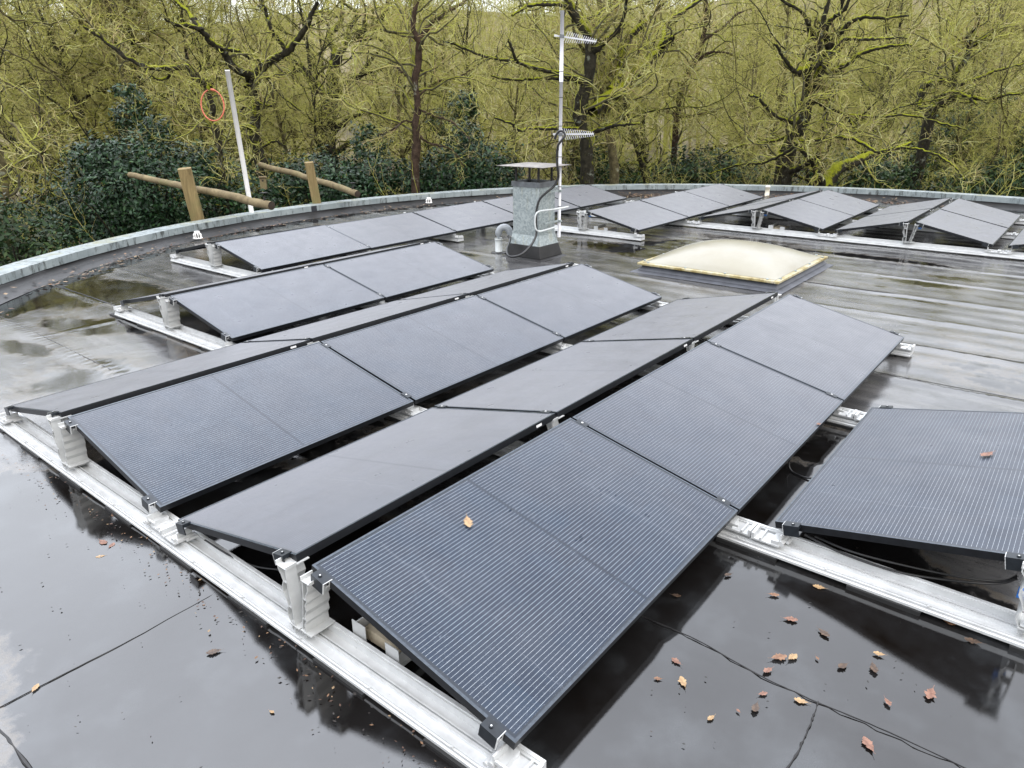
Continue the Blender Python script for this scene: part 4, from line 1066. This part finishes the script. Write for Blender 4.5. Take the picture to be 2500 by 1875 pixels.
hero('oak_tree', 27, S2, 620, [
    ([(370, 800), (365, 600), (375, 450)], 37, 28),
    ([(378, 460), (400, 300), (450, 200), (520, 150), (600, 110), (640, 40), (660, -80)], 20, 7),
    ([(372, 460), (370, 330), (390, 250), (360, 180), (420, 100), (430, 0), (450, -120)], 18, 7),
    ([(380, 470), (440, 410), (520, 360), (600, 335), (690, 305)], 17, 5),
    ([(365, 500), (300, 400), (250, 350), (170, 345), (100, 370), (20, 390)], 21, 5),
    ([(300, 400), (200, 300), (120, 290), (40, 300)], 11, 5),
    ([(460, 195), (540, 185), (610, 185), (680, 270), (730, 315)], 12, 4),
    ([(430, 230), (470, 120), (500, 60), (440, 20)], 12, 5),
    ([(520, 360), (585, 270), (640, 240), (680, 225)], 10, 4),
    ([(380, 640), (470, 570), (540, 550), (640, 550)], 16, 5),
    ([(360, 780), (310, 680), (330, 520)], 17, 12),
    ([(400, 740), (450, 700), (520, 680), (565, 630)], 13, 9)], 'bark_dark', 'twig', 27, 'broad dark oak with upswept limbs behind the right log')
S1 = 3.456
hero('oak_tree', 20.5, S1, 0, [
    ([(2190, 1900), (2215, 1480), (2160, 1140), (2170, 790), (2130, 640)], 50, 36),
    ([(2130, 640), (1980, 570), (1910, 480), (1880, 420), (1780, 350), (1730, 280), (1620, 230), (1500, 215), (1390, 165)], 34, 9),
    ([(1700, 262), (1640, 170), (1560, 70), (1470, 0), (1420, -120)], 18, 9),
    ([(2150, 640), (2270, 520), (2420, 430), (2510, 330), (2610, 210), (2630, 155), (2700, 20)], 34, 14),
    ([(1890, 420), (2000, 430), (2120, 500), (2180, 520)], 13, 9),
    ([(2090, 640), (2090, 720), (2060, 740)], 16, 12), ([(2160, 820), (2210, 880), (2300, 900)], 15, 7),
    ([(2160, 1080), (2100, 1080), (2040, 1060)], 22, 14), ([(2200, 1250), (2320, 1200), (2440, 1250)], 12, 5), ([(2420, 430), (2300, 260), (2250, 100), (2200, -60)], 18, 8)], 'bark_moss', 'twig', 28, 'mossy oak behind the white pole, one long limb reaching left')
hero('beech_tree', 27, S1, 0, [
    ([(1080, 1500), (1080, 1200), (1060, 800), (1040, 500), (1000, 350), (980, 200), (930, 100), (880, 0), (840, -160)], 52, 20),
    ([(1040, 560), (960, 580), (830, 580), (740, 640), (690, 680)], 18, 8),
    ([(1000, 330), (1020, 200), (1080, 60), (1090, -90)], 24, 11), ([(990, 360), (900, 290), (720, 210), (560, 60)], 13, 6),
    ([(1020, 430), (850, 400), (700, 340), (560, 290), (420, 275)], 14, 6)], 'bark_tan', 'twig', 29, 'thick tan trunk with an arched limb above the left holly')
hero('beech_tree', 28.5, S1, 0, [
    ([(1240, 1500), (1230, 1150), (1190, 800), (1120, 450), (1090, 250), (1130, 120), (1150, 0), (1160, -160)], 46, 18),
    ([(1110, 400), (1250, 310), (1330, 250)], 12, 5), ([(1130, 130), (1230, 100), (1350, 60)], 12, 5), ([(1200, 860), (1330, 800), (1550, 820), (1690, 880)], 11, 5)], 'bark_dark', 'twig', 30, 'darker trunk leaning beside the thick tan trunk at left')
hero('oak_tree', 18.5, S1, 0, [
    ([(1900, 1500), (1860, 1200), (1800, 900), (1745, 700)], 14, 20),
    ([(1745, 700), (1650, 660), (1600, 580), (1430, 580), (1280, 580), (1100, 510), (980, 430), (850, 330), (700, 240)], 26, 9),
    ([(1430, 585), (1420, 650), (1340, 680), (1260, 640)], 13, 6), ([(1745, 700), (1800, 740), (1880, 780)], 12, 7), ([(1650, 650), (1700, 560), (1600, 400)], 7, 3)], 'bark_moss', 'twig', 31, 'crooked limb thick with moss above the orange hoop')
hero('birch_tree', 33, S1, 0, [
    ([(480, 1500), (470, 1250), (440, 900), (400, 650), (340, 450), (290, 330), (240, 100), (230, -120)], 26, 14),
    ([(400, 650), (330, 560), (180, 580), (-20, 585)], 11, 6), ([(340, 450), (420, 300), (560, 200)], 12, 5), ([(430, 740), (290, 750), (240, 760)], 12, 7)], 'bark_tan', 'twig', 32, 'thin pale trunk at far left rising past the path')
hero('birch_tree', 37, S1, 0, [
    ([(330, 1500), (340, 1250), (330, 1000), (240, 720), (200, 550), (120, 430), (30, 250), (-20, 60)], 40, 18),
    ([(200, 560), (130, 400), (280, 360)], 12, 5), ([(240, 740), (300, 500), (290, 350)], 10, 4)], 'bark_tan', 'twig', 33, 'stout leaning tan trunk near the left edge')
hero('birch_tree', 17.5, S1, 0, [
    ([(30, 1900), (50, 1600), (20, 1400), (-60, 1150), (-150, 800)], 30, 20),
    ([(-60, 1150), (-100, 900), (0, 950), (180, 1120), (240, 1220), (350, 1290)], 15, 9),
    ([(-120, 900), (-60, 640), (0, 650), (250, 800), (370, 920), (430, 1050)], 13, 6),
    ([(-100, 1000), (60, 1180), (200, 1280), (420, 1330), (640, 1420)], 8, 3),
    ([(-150, 800), (-140, 400), (20, 410), (340, 570), (530, 680)], 9, 4), ([(-150, 820), (-60, 100), (100, 150), (420, 190), (560, 150)], 10, 4)], 'bark_tan', 'twig', 34, 'branchy tree cut off by the left edge, mossy boughs crossing the view', droop=.01, dens=.75)

# wood behind: a few grown trees, copied as individuals
def grown(seed, H, r0, lean, nl=9, dens=.8, maxtw=4200):
    rg = np.random.default_rng(seed); n = 34
    d = np.array([[lean * rg.normal(), lean * rg.normal(), 1.]])
    T = grow(np.array([[0, 0, -.2]]), d, np.array([H]), n, .035, .02, rg); Rt = np.linspace(r0, r0 * .18, n)[None]
    idx = rg.integers(int(n * .22), n - 4, nl); S = T[0, idx]; az = rg.uniform(0, 2 * PI, nl)
    Dv = np.stack([np.cos(az), np.sin(az), rg.uniform(.1, 1.1, nl)], -1)
    L = H * rg.uniform(.28, .5, nl); P = grow(S, Dv, L, n, .09, .015, rg); Rl = taper(Rt[0, idx] * .6, .012, n)
    return tree_from_limbs(np.concatenate([T, P]), np.concatenate([Rt, Rl]), seed, dens, 1.45, 0., maxtw)
VAR = []; VH = []
for i, (H, r0, lean) in enumerate(((13, .2, .08), (12, .14, .12), (14, .24, .05), (11, .11, .15), (13, .17, .1), (9, .09, .2))):
    tr, cr = grown(200 + i, H, r0, lean, 10 + i % 3, .9); VH.append(H)
    VAR.append((newmesh('trunk', tr[0], tr[1], [M['bark_tan' if i % 2 else 'bark_dark']], True), newmesh('crown', cr[0], cr[1], [M['bark_tan' if i % 2 else 'bark_dark'], M['twig_far']], True, cr[2])))
fwd = math.atan2(math.cos(R_(51.07)), math.sin(R_(51.07)))
WT = ['bare mossy tree among the woodland behind the roof', 'thin bare tree deep in the woodland']
rg = np.random.default_rng(77); placed = []
tries = 0
while len(placed) < 74 and tries < 4000:
    tries += 1
    D = 24 + 34 * rg.random() ** 1.1; a = fwd + rg.uniform(-.74, .74)
    p = np.array([CAM[0] + D * math.cos(a), CAM[1] + D * math.sin(a)])
    if any(np.hypot(*(p - q)) < 2.1 for q in placed): continue
    placed.append(p); v = rg.integers(len(VAR)); left = (a - fwd) / .74; s = (5.25 + D * math.tan(R_(rg.uniform(6.0, 9.0) + 3.0 * max(0, left)))) / VH[v]
    deep = D > 38
    o = empty('woodland_tree', (p[0], p[1], GZ), label=WT[1 if deep else 0], cat='tree', group='bare trees deep in the wood' if deep else 'bare trees just behind the front oaks')
    o.rotation_euler = (0, 0, rg.uniform(0, 6.28)); o.scale = (s, s, s * rg.uniform(.9, 1.1))
    link('trunk', VAR[v][0], o); link('crown', VAR[v][1], o)
# the far wood: one uncountable mass of trunks and twigs
def farwood():
    rg = np.random.default_rng(5); parts = []; tw = []
    n = 210; D = rg.uniform(56, 92, n); a = fwd + rg.uniform(-.8, .8, n)
    S = np.stack([CAM[0] + D * np.cos(a), CAM[1] + D * np.sin(a), np.full(n, GZ)], -1)
    H = 5.2 + D * np.tan(np.radians(rg.uniform(7, 10, n))); P = grow(S, np.tile([0, 0, 1.], (n, 1)) + rg.normal(0, .06, (n, 3)), H, 14, .05, .02, rg); Rr = taper(rg.uniform(.1, .26, n), .02, 14)
    parts.append(tubes(P, Rr, 6))
    S, Dv, L, r = spawn(P, Rr, .42, .12, .9, .3, rg, 8000); L = np.clip(L, 1.2, 5); P1 = grow(S, Dv, L, 8, .17, .03, rg); R1 = taper(np.clip(r * .45, .025, .07), .015, 8); parts.append(tubes(P1, R1, 4))
    S, Dv, L, r = spawn(P1, R1, .32, .1, .8, .5, rg, 70000); L = np.clip(L, .6, 2.4); P2 = grow(S, Dv, L, 5, .22, .01, rg); R2 = taper(np.clip(r * .6, .016, .03), .010, 5); parts.append(tubes(P2, R2, 3))
    V, F = joinT(parts); return newmesh('distant_woodland', V, F, [M['twig_far']], True)
def hill():
    n, m = 60, 14; V = []; F = []
    for i in range(n):
        a = fwd + 1.15 * (i / (n - 1) * 2 - 1)
        for j in range(m):
            t = j / (m - 1); D = 85 + 150 * t
            hgt = GZ + (D * math.tan(R_(6.3 - 1.6 * math.sin((a - fwd) * 2.2) + .8 * math.sin(a * 9))) + 5) * min(1, t * 1.6) ** .8
            V.append((CAM[0] + D * math.cos(a), CAM[1] + D * math.sin(a), hgt))
    for i in range(n - 1):
        for j in range(m - 1): k = i * m + j; F.append((k, k + m, k + m + 1, k + 1))
    return newmesh('wooded_hill', V, F, [M['hill']], True)
link('wooded_hill', hill(), kind='structure', label='brown wooded rise far behind the trees')
link('distant_woodland', farwood(), kind='stuff', label='dense bare far wood closing the view behind all trees')

# ------------------------------------------------------------------ evergreens and scrub
def leafmass(clumps, n, size, rg, shell=.55, droop=0.):
    """clumps: (centre, radii) ; returns verts, quads of folded leaves"""
    w = np.array([np.prod(r) ** (2 / 3) for _, r in clumps]); ci = rg.choice(len(clumps), n, p=w / w.sum())
    C = np.array([c for c, _ in clumps])[ci]; Rr = np.array([r for _, r in clumps])[ci]
    d = norm(rg.normal(size=(n, 3)));  rad = (shell + (1.08 - shell) * rg.random(n) ** .6)[:, None]
    lump = 1 + rg.normal(0, .09, (n, 1)) + .26 * np.sin(d[:, :1] * 7 + C[:, :1] * 3) * np.sin(d[:, 1:2] * 6 + C[:, 1:2]) + .12 * np.sin(d[:, 2:3] * 11 + C[:, :1] * 5)
    P = C + d * rad * Rr * lump
    nrm = norm(d * .7 + np.array([0, 0, .5]) + rg.normal(0, .55, (n, 3)))
    t = norm(np.cross(nrm, rg.normal(size=(n, 3)))); b = np.cross(nrm, t); s = size * rg.uniform(.6, 1.4, n)[:, None]
    V = np.stack([P - t * s, P - b * s * .42 + nrm * s * .12, P + t * s, P + b * s * .42 + nrm * s * .12], 1).reshape(-1, 3)
    return V, np.arange(4 * n).reshape(n, 4)
def bush(name, spans, D, n, size, mat, label, seed, cat='shrub', ground=True, group=None):
    """spans: clumps in photo pixels (x, y, half-width, half-height)"""
    rg = np.random.default_rng(seed); cl = []
    for x, y, hw, hh in spans:
        c = at(x, y, D + rg.uniform(-.8, .8)); k = D / FPX
        cl.append((c, np.array([hw * k, hw * k, hh * k]) * rg.uniform(.9, 1.1)))
    if ground:
        x = np.mean([s_[0] for s_ in spans]); c = at(x, 560, D + .4); c[2] = (GZ + c[2]) / 2 + .2; cl.append((c, np.array([1.4, 1.4, 1.3])))
    V, F = leafmass(cl, n, size, rg)
    m = np.mean([c for c, _ in cl], 0); base = np.array([m[0], m[1], GZ]); o = empty(name, tuple(base), label=label, cat=cat, group=group)
    link('foliage', newmesh('foliage', V - base, F, [M[mat]]), o)
    S = np.tile([0., 0, -.1], (len(cl) * 3, 1)); E = np.repeat(np.array([c for c, _ in cl]) - base, 3, 0); E = E + rg.normal(0, .3, E.shape)
    P = grow(S, E, np.linalg.norm(E, axis=1), 12, .08, 0, rg); v, f = tubes(P, taper(np.full(len(P), .05), .012, 12), 5); link('stem', newmesh('stem', v, f, [M['bark_dark']], True), o)
bush('holly_bush', [(240, 480, 90, 80), (330, 460, 95, 85), (180, 540, 80, 60), (420, 470, 90, 100), (290, 395, 70, 40), (380, 540, 90, 60), (230, 375, 50, 26), (300, 560, 100, 60), (460, 400, 50, 50)], 18.5, 30000, .052, 'holly', 'large dark holly bush left of the timber posts', 41)
bush('holly_bush', [(310, 285, 30, 26), (335, 245, 22, 22), (300, 220, 20, 12), (345, 330, 40, 28), (380, 320, 30, 34)], 19.5, 1900, .055, 'holly', 'holly top poking up against the left trunks', 42, ground=False)
bush('holly_bush', [(540, 440, 60, 70), (600, 480, 60, 50), (560, 520, 70, 40), (500, 400, 30, 40)], 19.5, 9000, .06, 'holly', 'holly behind the white pole foot', 43)
bush('holly_bush', [(700, 440, 60, 40), (790, 440, 80, 55), (860, 455, 80, 50), (920, 420, 60, 45), (800, 480, 120, 40), (700, 470, 60, 40), (900, 350, 40, 40)], 21, 17000, .062, 'holly', 'holly thicket behind the right timber post and log', 44)
bush('holly_bush', [(1080, 420, 70, 50), (1160, 400, 90, 55), (1210, 440, 70, 40), (1120, 460, 110, 30), (1010, 440, 50, 40), (1130, 340, 40, 40)], 20.5, 15000, .06, 'holly', 'holly thicket just left of the chimney cap', 45)
bush('holly_bush', [(1130, 260, 36, 36), (1080, 300, 26, 26)], 25, 2600, .07, 'holly', 'faint bluish holly high up left of the mast', 46, ground=False)
bush('holly_bush', [(40, 560, 60, 60), (100, 600, 60, 40), (20, 630, 70, 40), (-40, 560, 60, 70)], 14.5, 9000, .05, 'holly_olive', 'low olive evergreen at the left edge above the parapet', 47)
bush('evergreen_tree', [(2360, 340, 90, 60), (2430, 310, 80, 60), (2310, 410, 110, 50), (2430, 400, 110, 70), (2500, 350, 80, 80)], 33, 24000, .07, 'holly_olive', 'olive green evergreen mass at the far right', 48, cat='tree')
bush('holly_bush', [(2470, 440, 70, 45), (2390, 455, 80, 30), (2520, 400, 50, 80)], 26, 9000, .065, 'holly_olive', 'dark holly at the right edge behind the parapet', 49)
bush('holly_bush', [(1720, 420, 90, 50), (1640, 440, 80, 40), (1800, 440, 70, 40)], 27, 9000, .08, 'holly_olive', 'dark low evergreen between the two big oaks', 50)
bush('holly_bush', [(1500, 440, 70, 40), (1440, 400, 50, 60)], 25, 6000, .075, 'holly_olive', 'dim evergreen behind the antenna mast foot', 51)
bush('holly_bush', [(2060, 420, 90, 40), (2160, 430, 80, 40)], 27, 7000, .08, 'holly_olive', 'dim evergreen under the right oak boughs', 52)
# undergrowth: scrub leaves and thin stems
rg = np.random.default_rng(9); n = 30000
D = 16 + 34 * rg.random(n); a = fwd + rg.uniform(-.8, .8, n); hN = vnoise(D * np.cos(a), D * np.sin(a), .25, 3)
P = np.stack([CAM[0] + D * np.cos(a), CAM[1] + D * np.sin(a), GZ + rg.random(n) ** 1.6 * (.3 + 2.6 * hN)], -1)
keep = np.hypot(P[:, 0] - CX, P[:, 1] - CY) > 10.1
V, F = leafmass([(np.zeros(3), np.ones(3))], int(keep.sum()), .075, rg); V = V.reshape(-1, 4, 3); V = V - V.mean(1, keepdims=True) + P[keep][:, None]
link('undergrowth', newmesh('undergrowth', V.reshape(-1, 3), F, [M['scrub']]), kind='stuff', label='leafy undergrowth on the woodland floor')
n = 1700; D = 18 + 26 * rg.random(n); a = fwd + rg.uniform(-.8, .8, n)
S = np.stack([CAM[0] + D * np.cos(a), CAM[1] + D * np.sin(a), np.full(n, GZ)], -1); S = S[np.hypot(S[:, 0] - CX, S[:, 1] - CY) > 10.6]
P1 = grow(S, rg.normal(0, .3, (len(S), 3)) + [0, 0, 1], rg.uniform(1.5, 4.6, len(S)), 12, .12, .02, rg); R1 = taper(rg.uniform(.008, .02, len(S)), .004, 12)
S2_, Dv, L, r = spawn(P1, R1, .3, .2, .8, .3, rg, 16000); P2 = grow(S2_, Dv, np.clip(L, .3, 1.2), 6, .2, 0, rg); R2 = taper(np.clip(r * .7, .005, .01), .003, 6)
V, F = joinT([tubes(P1, R1, 4), tubes(P2, R2, 3)])
link('scrub_stems', newmesh('scrub_stems', V, F, [M['twig_far']], True), kind='stuff', label='thin tangled scrub stems filling the wood below the crowns')

# hoop and bird box
c = at(519, 257, 16.3)
o = empty('orange_hoop', tuple(c), label='orange hoop of hose hanging among the branches', cat='hoop')
sd = np.array([math.sin(R_(51) + PI / 2), math.cos(R_(51) + PI / 2), 0.]); rr = 27.5 * 16.3 / FPX
pts = [tuple(sd * rr * .88 * math.cos(q) + np.array([0, 0, 1.]) * rr * 1.12 * math.sin(q) + np.array([.05, .06, 0]) * math.sin(q)) for q in np.linspace(R_(105), R_(105 + 345), 40)]
mb = MB(); mb.tube(pts, .013, 8); mb.build('hose', M['orange'], o, True)
mb = MB(); mb.tube(pts[-3:], .024, 8); mb.build('coupling', M['orange'], o, True)
c = at(643, 446, 18.2)
o = empty('bird_box', tuple(c), label='small wooden bird box on the mossy trunk behind the logs', cat='bird box')
o.rotation_euler = (0, 0, R_(-40))
mb = MB(); mb.box((-.07, -.07, -.14), (.07, .07, .12)); mb.build('box', M['log'], o); mb = MB(); mb.box((-.09, -.1, .1205), (.09, .09, .14)); mb.build('lid', M['log'], o)
mb = MB(); mb.tube([(0, -.0705, .05), (0, -.0725, .05)], .02, 12); mb.build('entrance_hole', M['soot'], o)

# ------------------------------------------------------------------ light
w = bpy.data.worlds.new('World'); scene.world = w; w.use_nodes = True; nt = w.node_tree; nd = nt.nodes; bg = nd['Background']
sky = nd.new('ShaderNodeTexSky'); sky.sky_type = 'NISHITA'; sky.sun_disc = False
SE, SR = R_(48), R_(200)
sky.sun_elevation = SE; sky.sun_rotation = SR; sky.air_density = 1.0; sky.dust_density = 4.0; sky.ozone_density = 1.0
hs = nd.new('ShaderNodeHueSaturation'); hs.inputs['Saturation'].default_value = .22; nt.links.new(sky.outputs[0], hs.inputs['Color'])
tc = nd.new('ShaderNodeTexCoord'); sx = nd.new('ShaderNodeSeparateXYZ'); nt.links.new(tc.outputs['Generated'], sx.inputs[0])
# overcast: cloud deck evens the clear sky out and is about twice as bright overhead as at the horizon
def wm(op, a, b, clamp=False):
    m_ = nd.new('ShaderNodeMath'); m_.operation = op; m_.use_clamp = clamp
    for i, x in enumerate((a, b)):
        if hasattr(x, 'is_linked'): nt.links.new(x, m_.inputs[i])
        else: m_.inputs[i].default_value = x
    return m_.outputs[0]
bw = nd.new('ShaderNodeRGBToBW'); nt.links.new(hs.outputs[0], bw.inputs[0])
up = wm('MAXIMUM', sx.outputs[2], 0.)
no = nd.new('ShaderNodeTexNoise'); no.inputs['Scale'].default_value = 2.3; no.inputs['Detail'].default_value = 5; nt.links.new(tc.outputs['Generated'], no.inputs['Vector'])
dt = nd.new('ShaderNodeVectorMath'); dt.operation = 'DOT_PRODUCT'; nt.links.new(tc.outputs['Generated'], dt.inputs[0]); dt.inputs[1].default_value = Vector((.12, .78, .62)).normalized()
glow = wm('MULTIPLY', wm('POWER', wm('MAXIMUM', dt.outputs['Value'], 0.), 7.), 16.)      # added sky glow to brighten the left water's reflection
tgt = wm('MULTIPLY', wm('ADD', wm('ADD', wm('MULTIPLY', up, 17.), 13.), glow), wm('ADD', wm('MULTIPLY', no.outputs['Fac'], .7), .65))
ratio = wm('DIVIDE', tgt, wm('MAXIMUM', bw.outputs[0], .05))
ml = nd.new('ShaderNodeVectorMath'); ml.operation = 'SCALE'; nt.links.new(hs.outputs[0], ml.inputs[0]); nt.links.new(ratio, ml.inputs['Scale'])
nt.links.new(ml.outputs[0], bg.inputs['Color']); bg.inputs['Strength'].default_value = .1
sl = bpy.data.lights.new('sun', 'SUN'); sl.energy = .8; sl.angle = R_(25); sl.color = (1, .96, .9); so = bpy.data.objects.new('sun', sl); COL.objects.link(so)
dirv = Vector((math.sin(SR) * math.cos(SE), math.cos(SR) * math.cos(SE), math.sin(SE)))
so.rotation_euler = (-dirv).to_track_quat('-Z', 'Y').to_euler()
vs = scene.view_settings; vs.view_transform = 'Standard'; vs.look = 'None'; vs.gamma = 1; vs.exposure = .05; vs.use_curve_mapping = False
scene.cycles.max_bounces = 6; scene.cycles.diffuse_bounces = 3; scene.cycles.glossy_bounces = 4
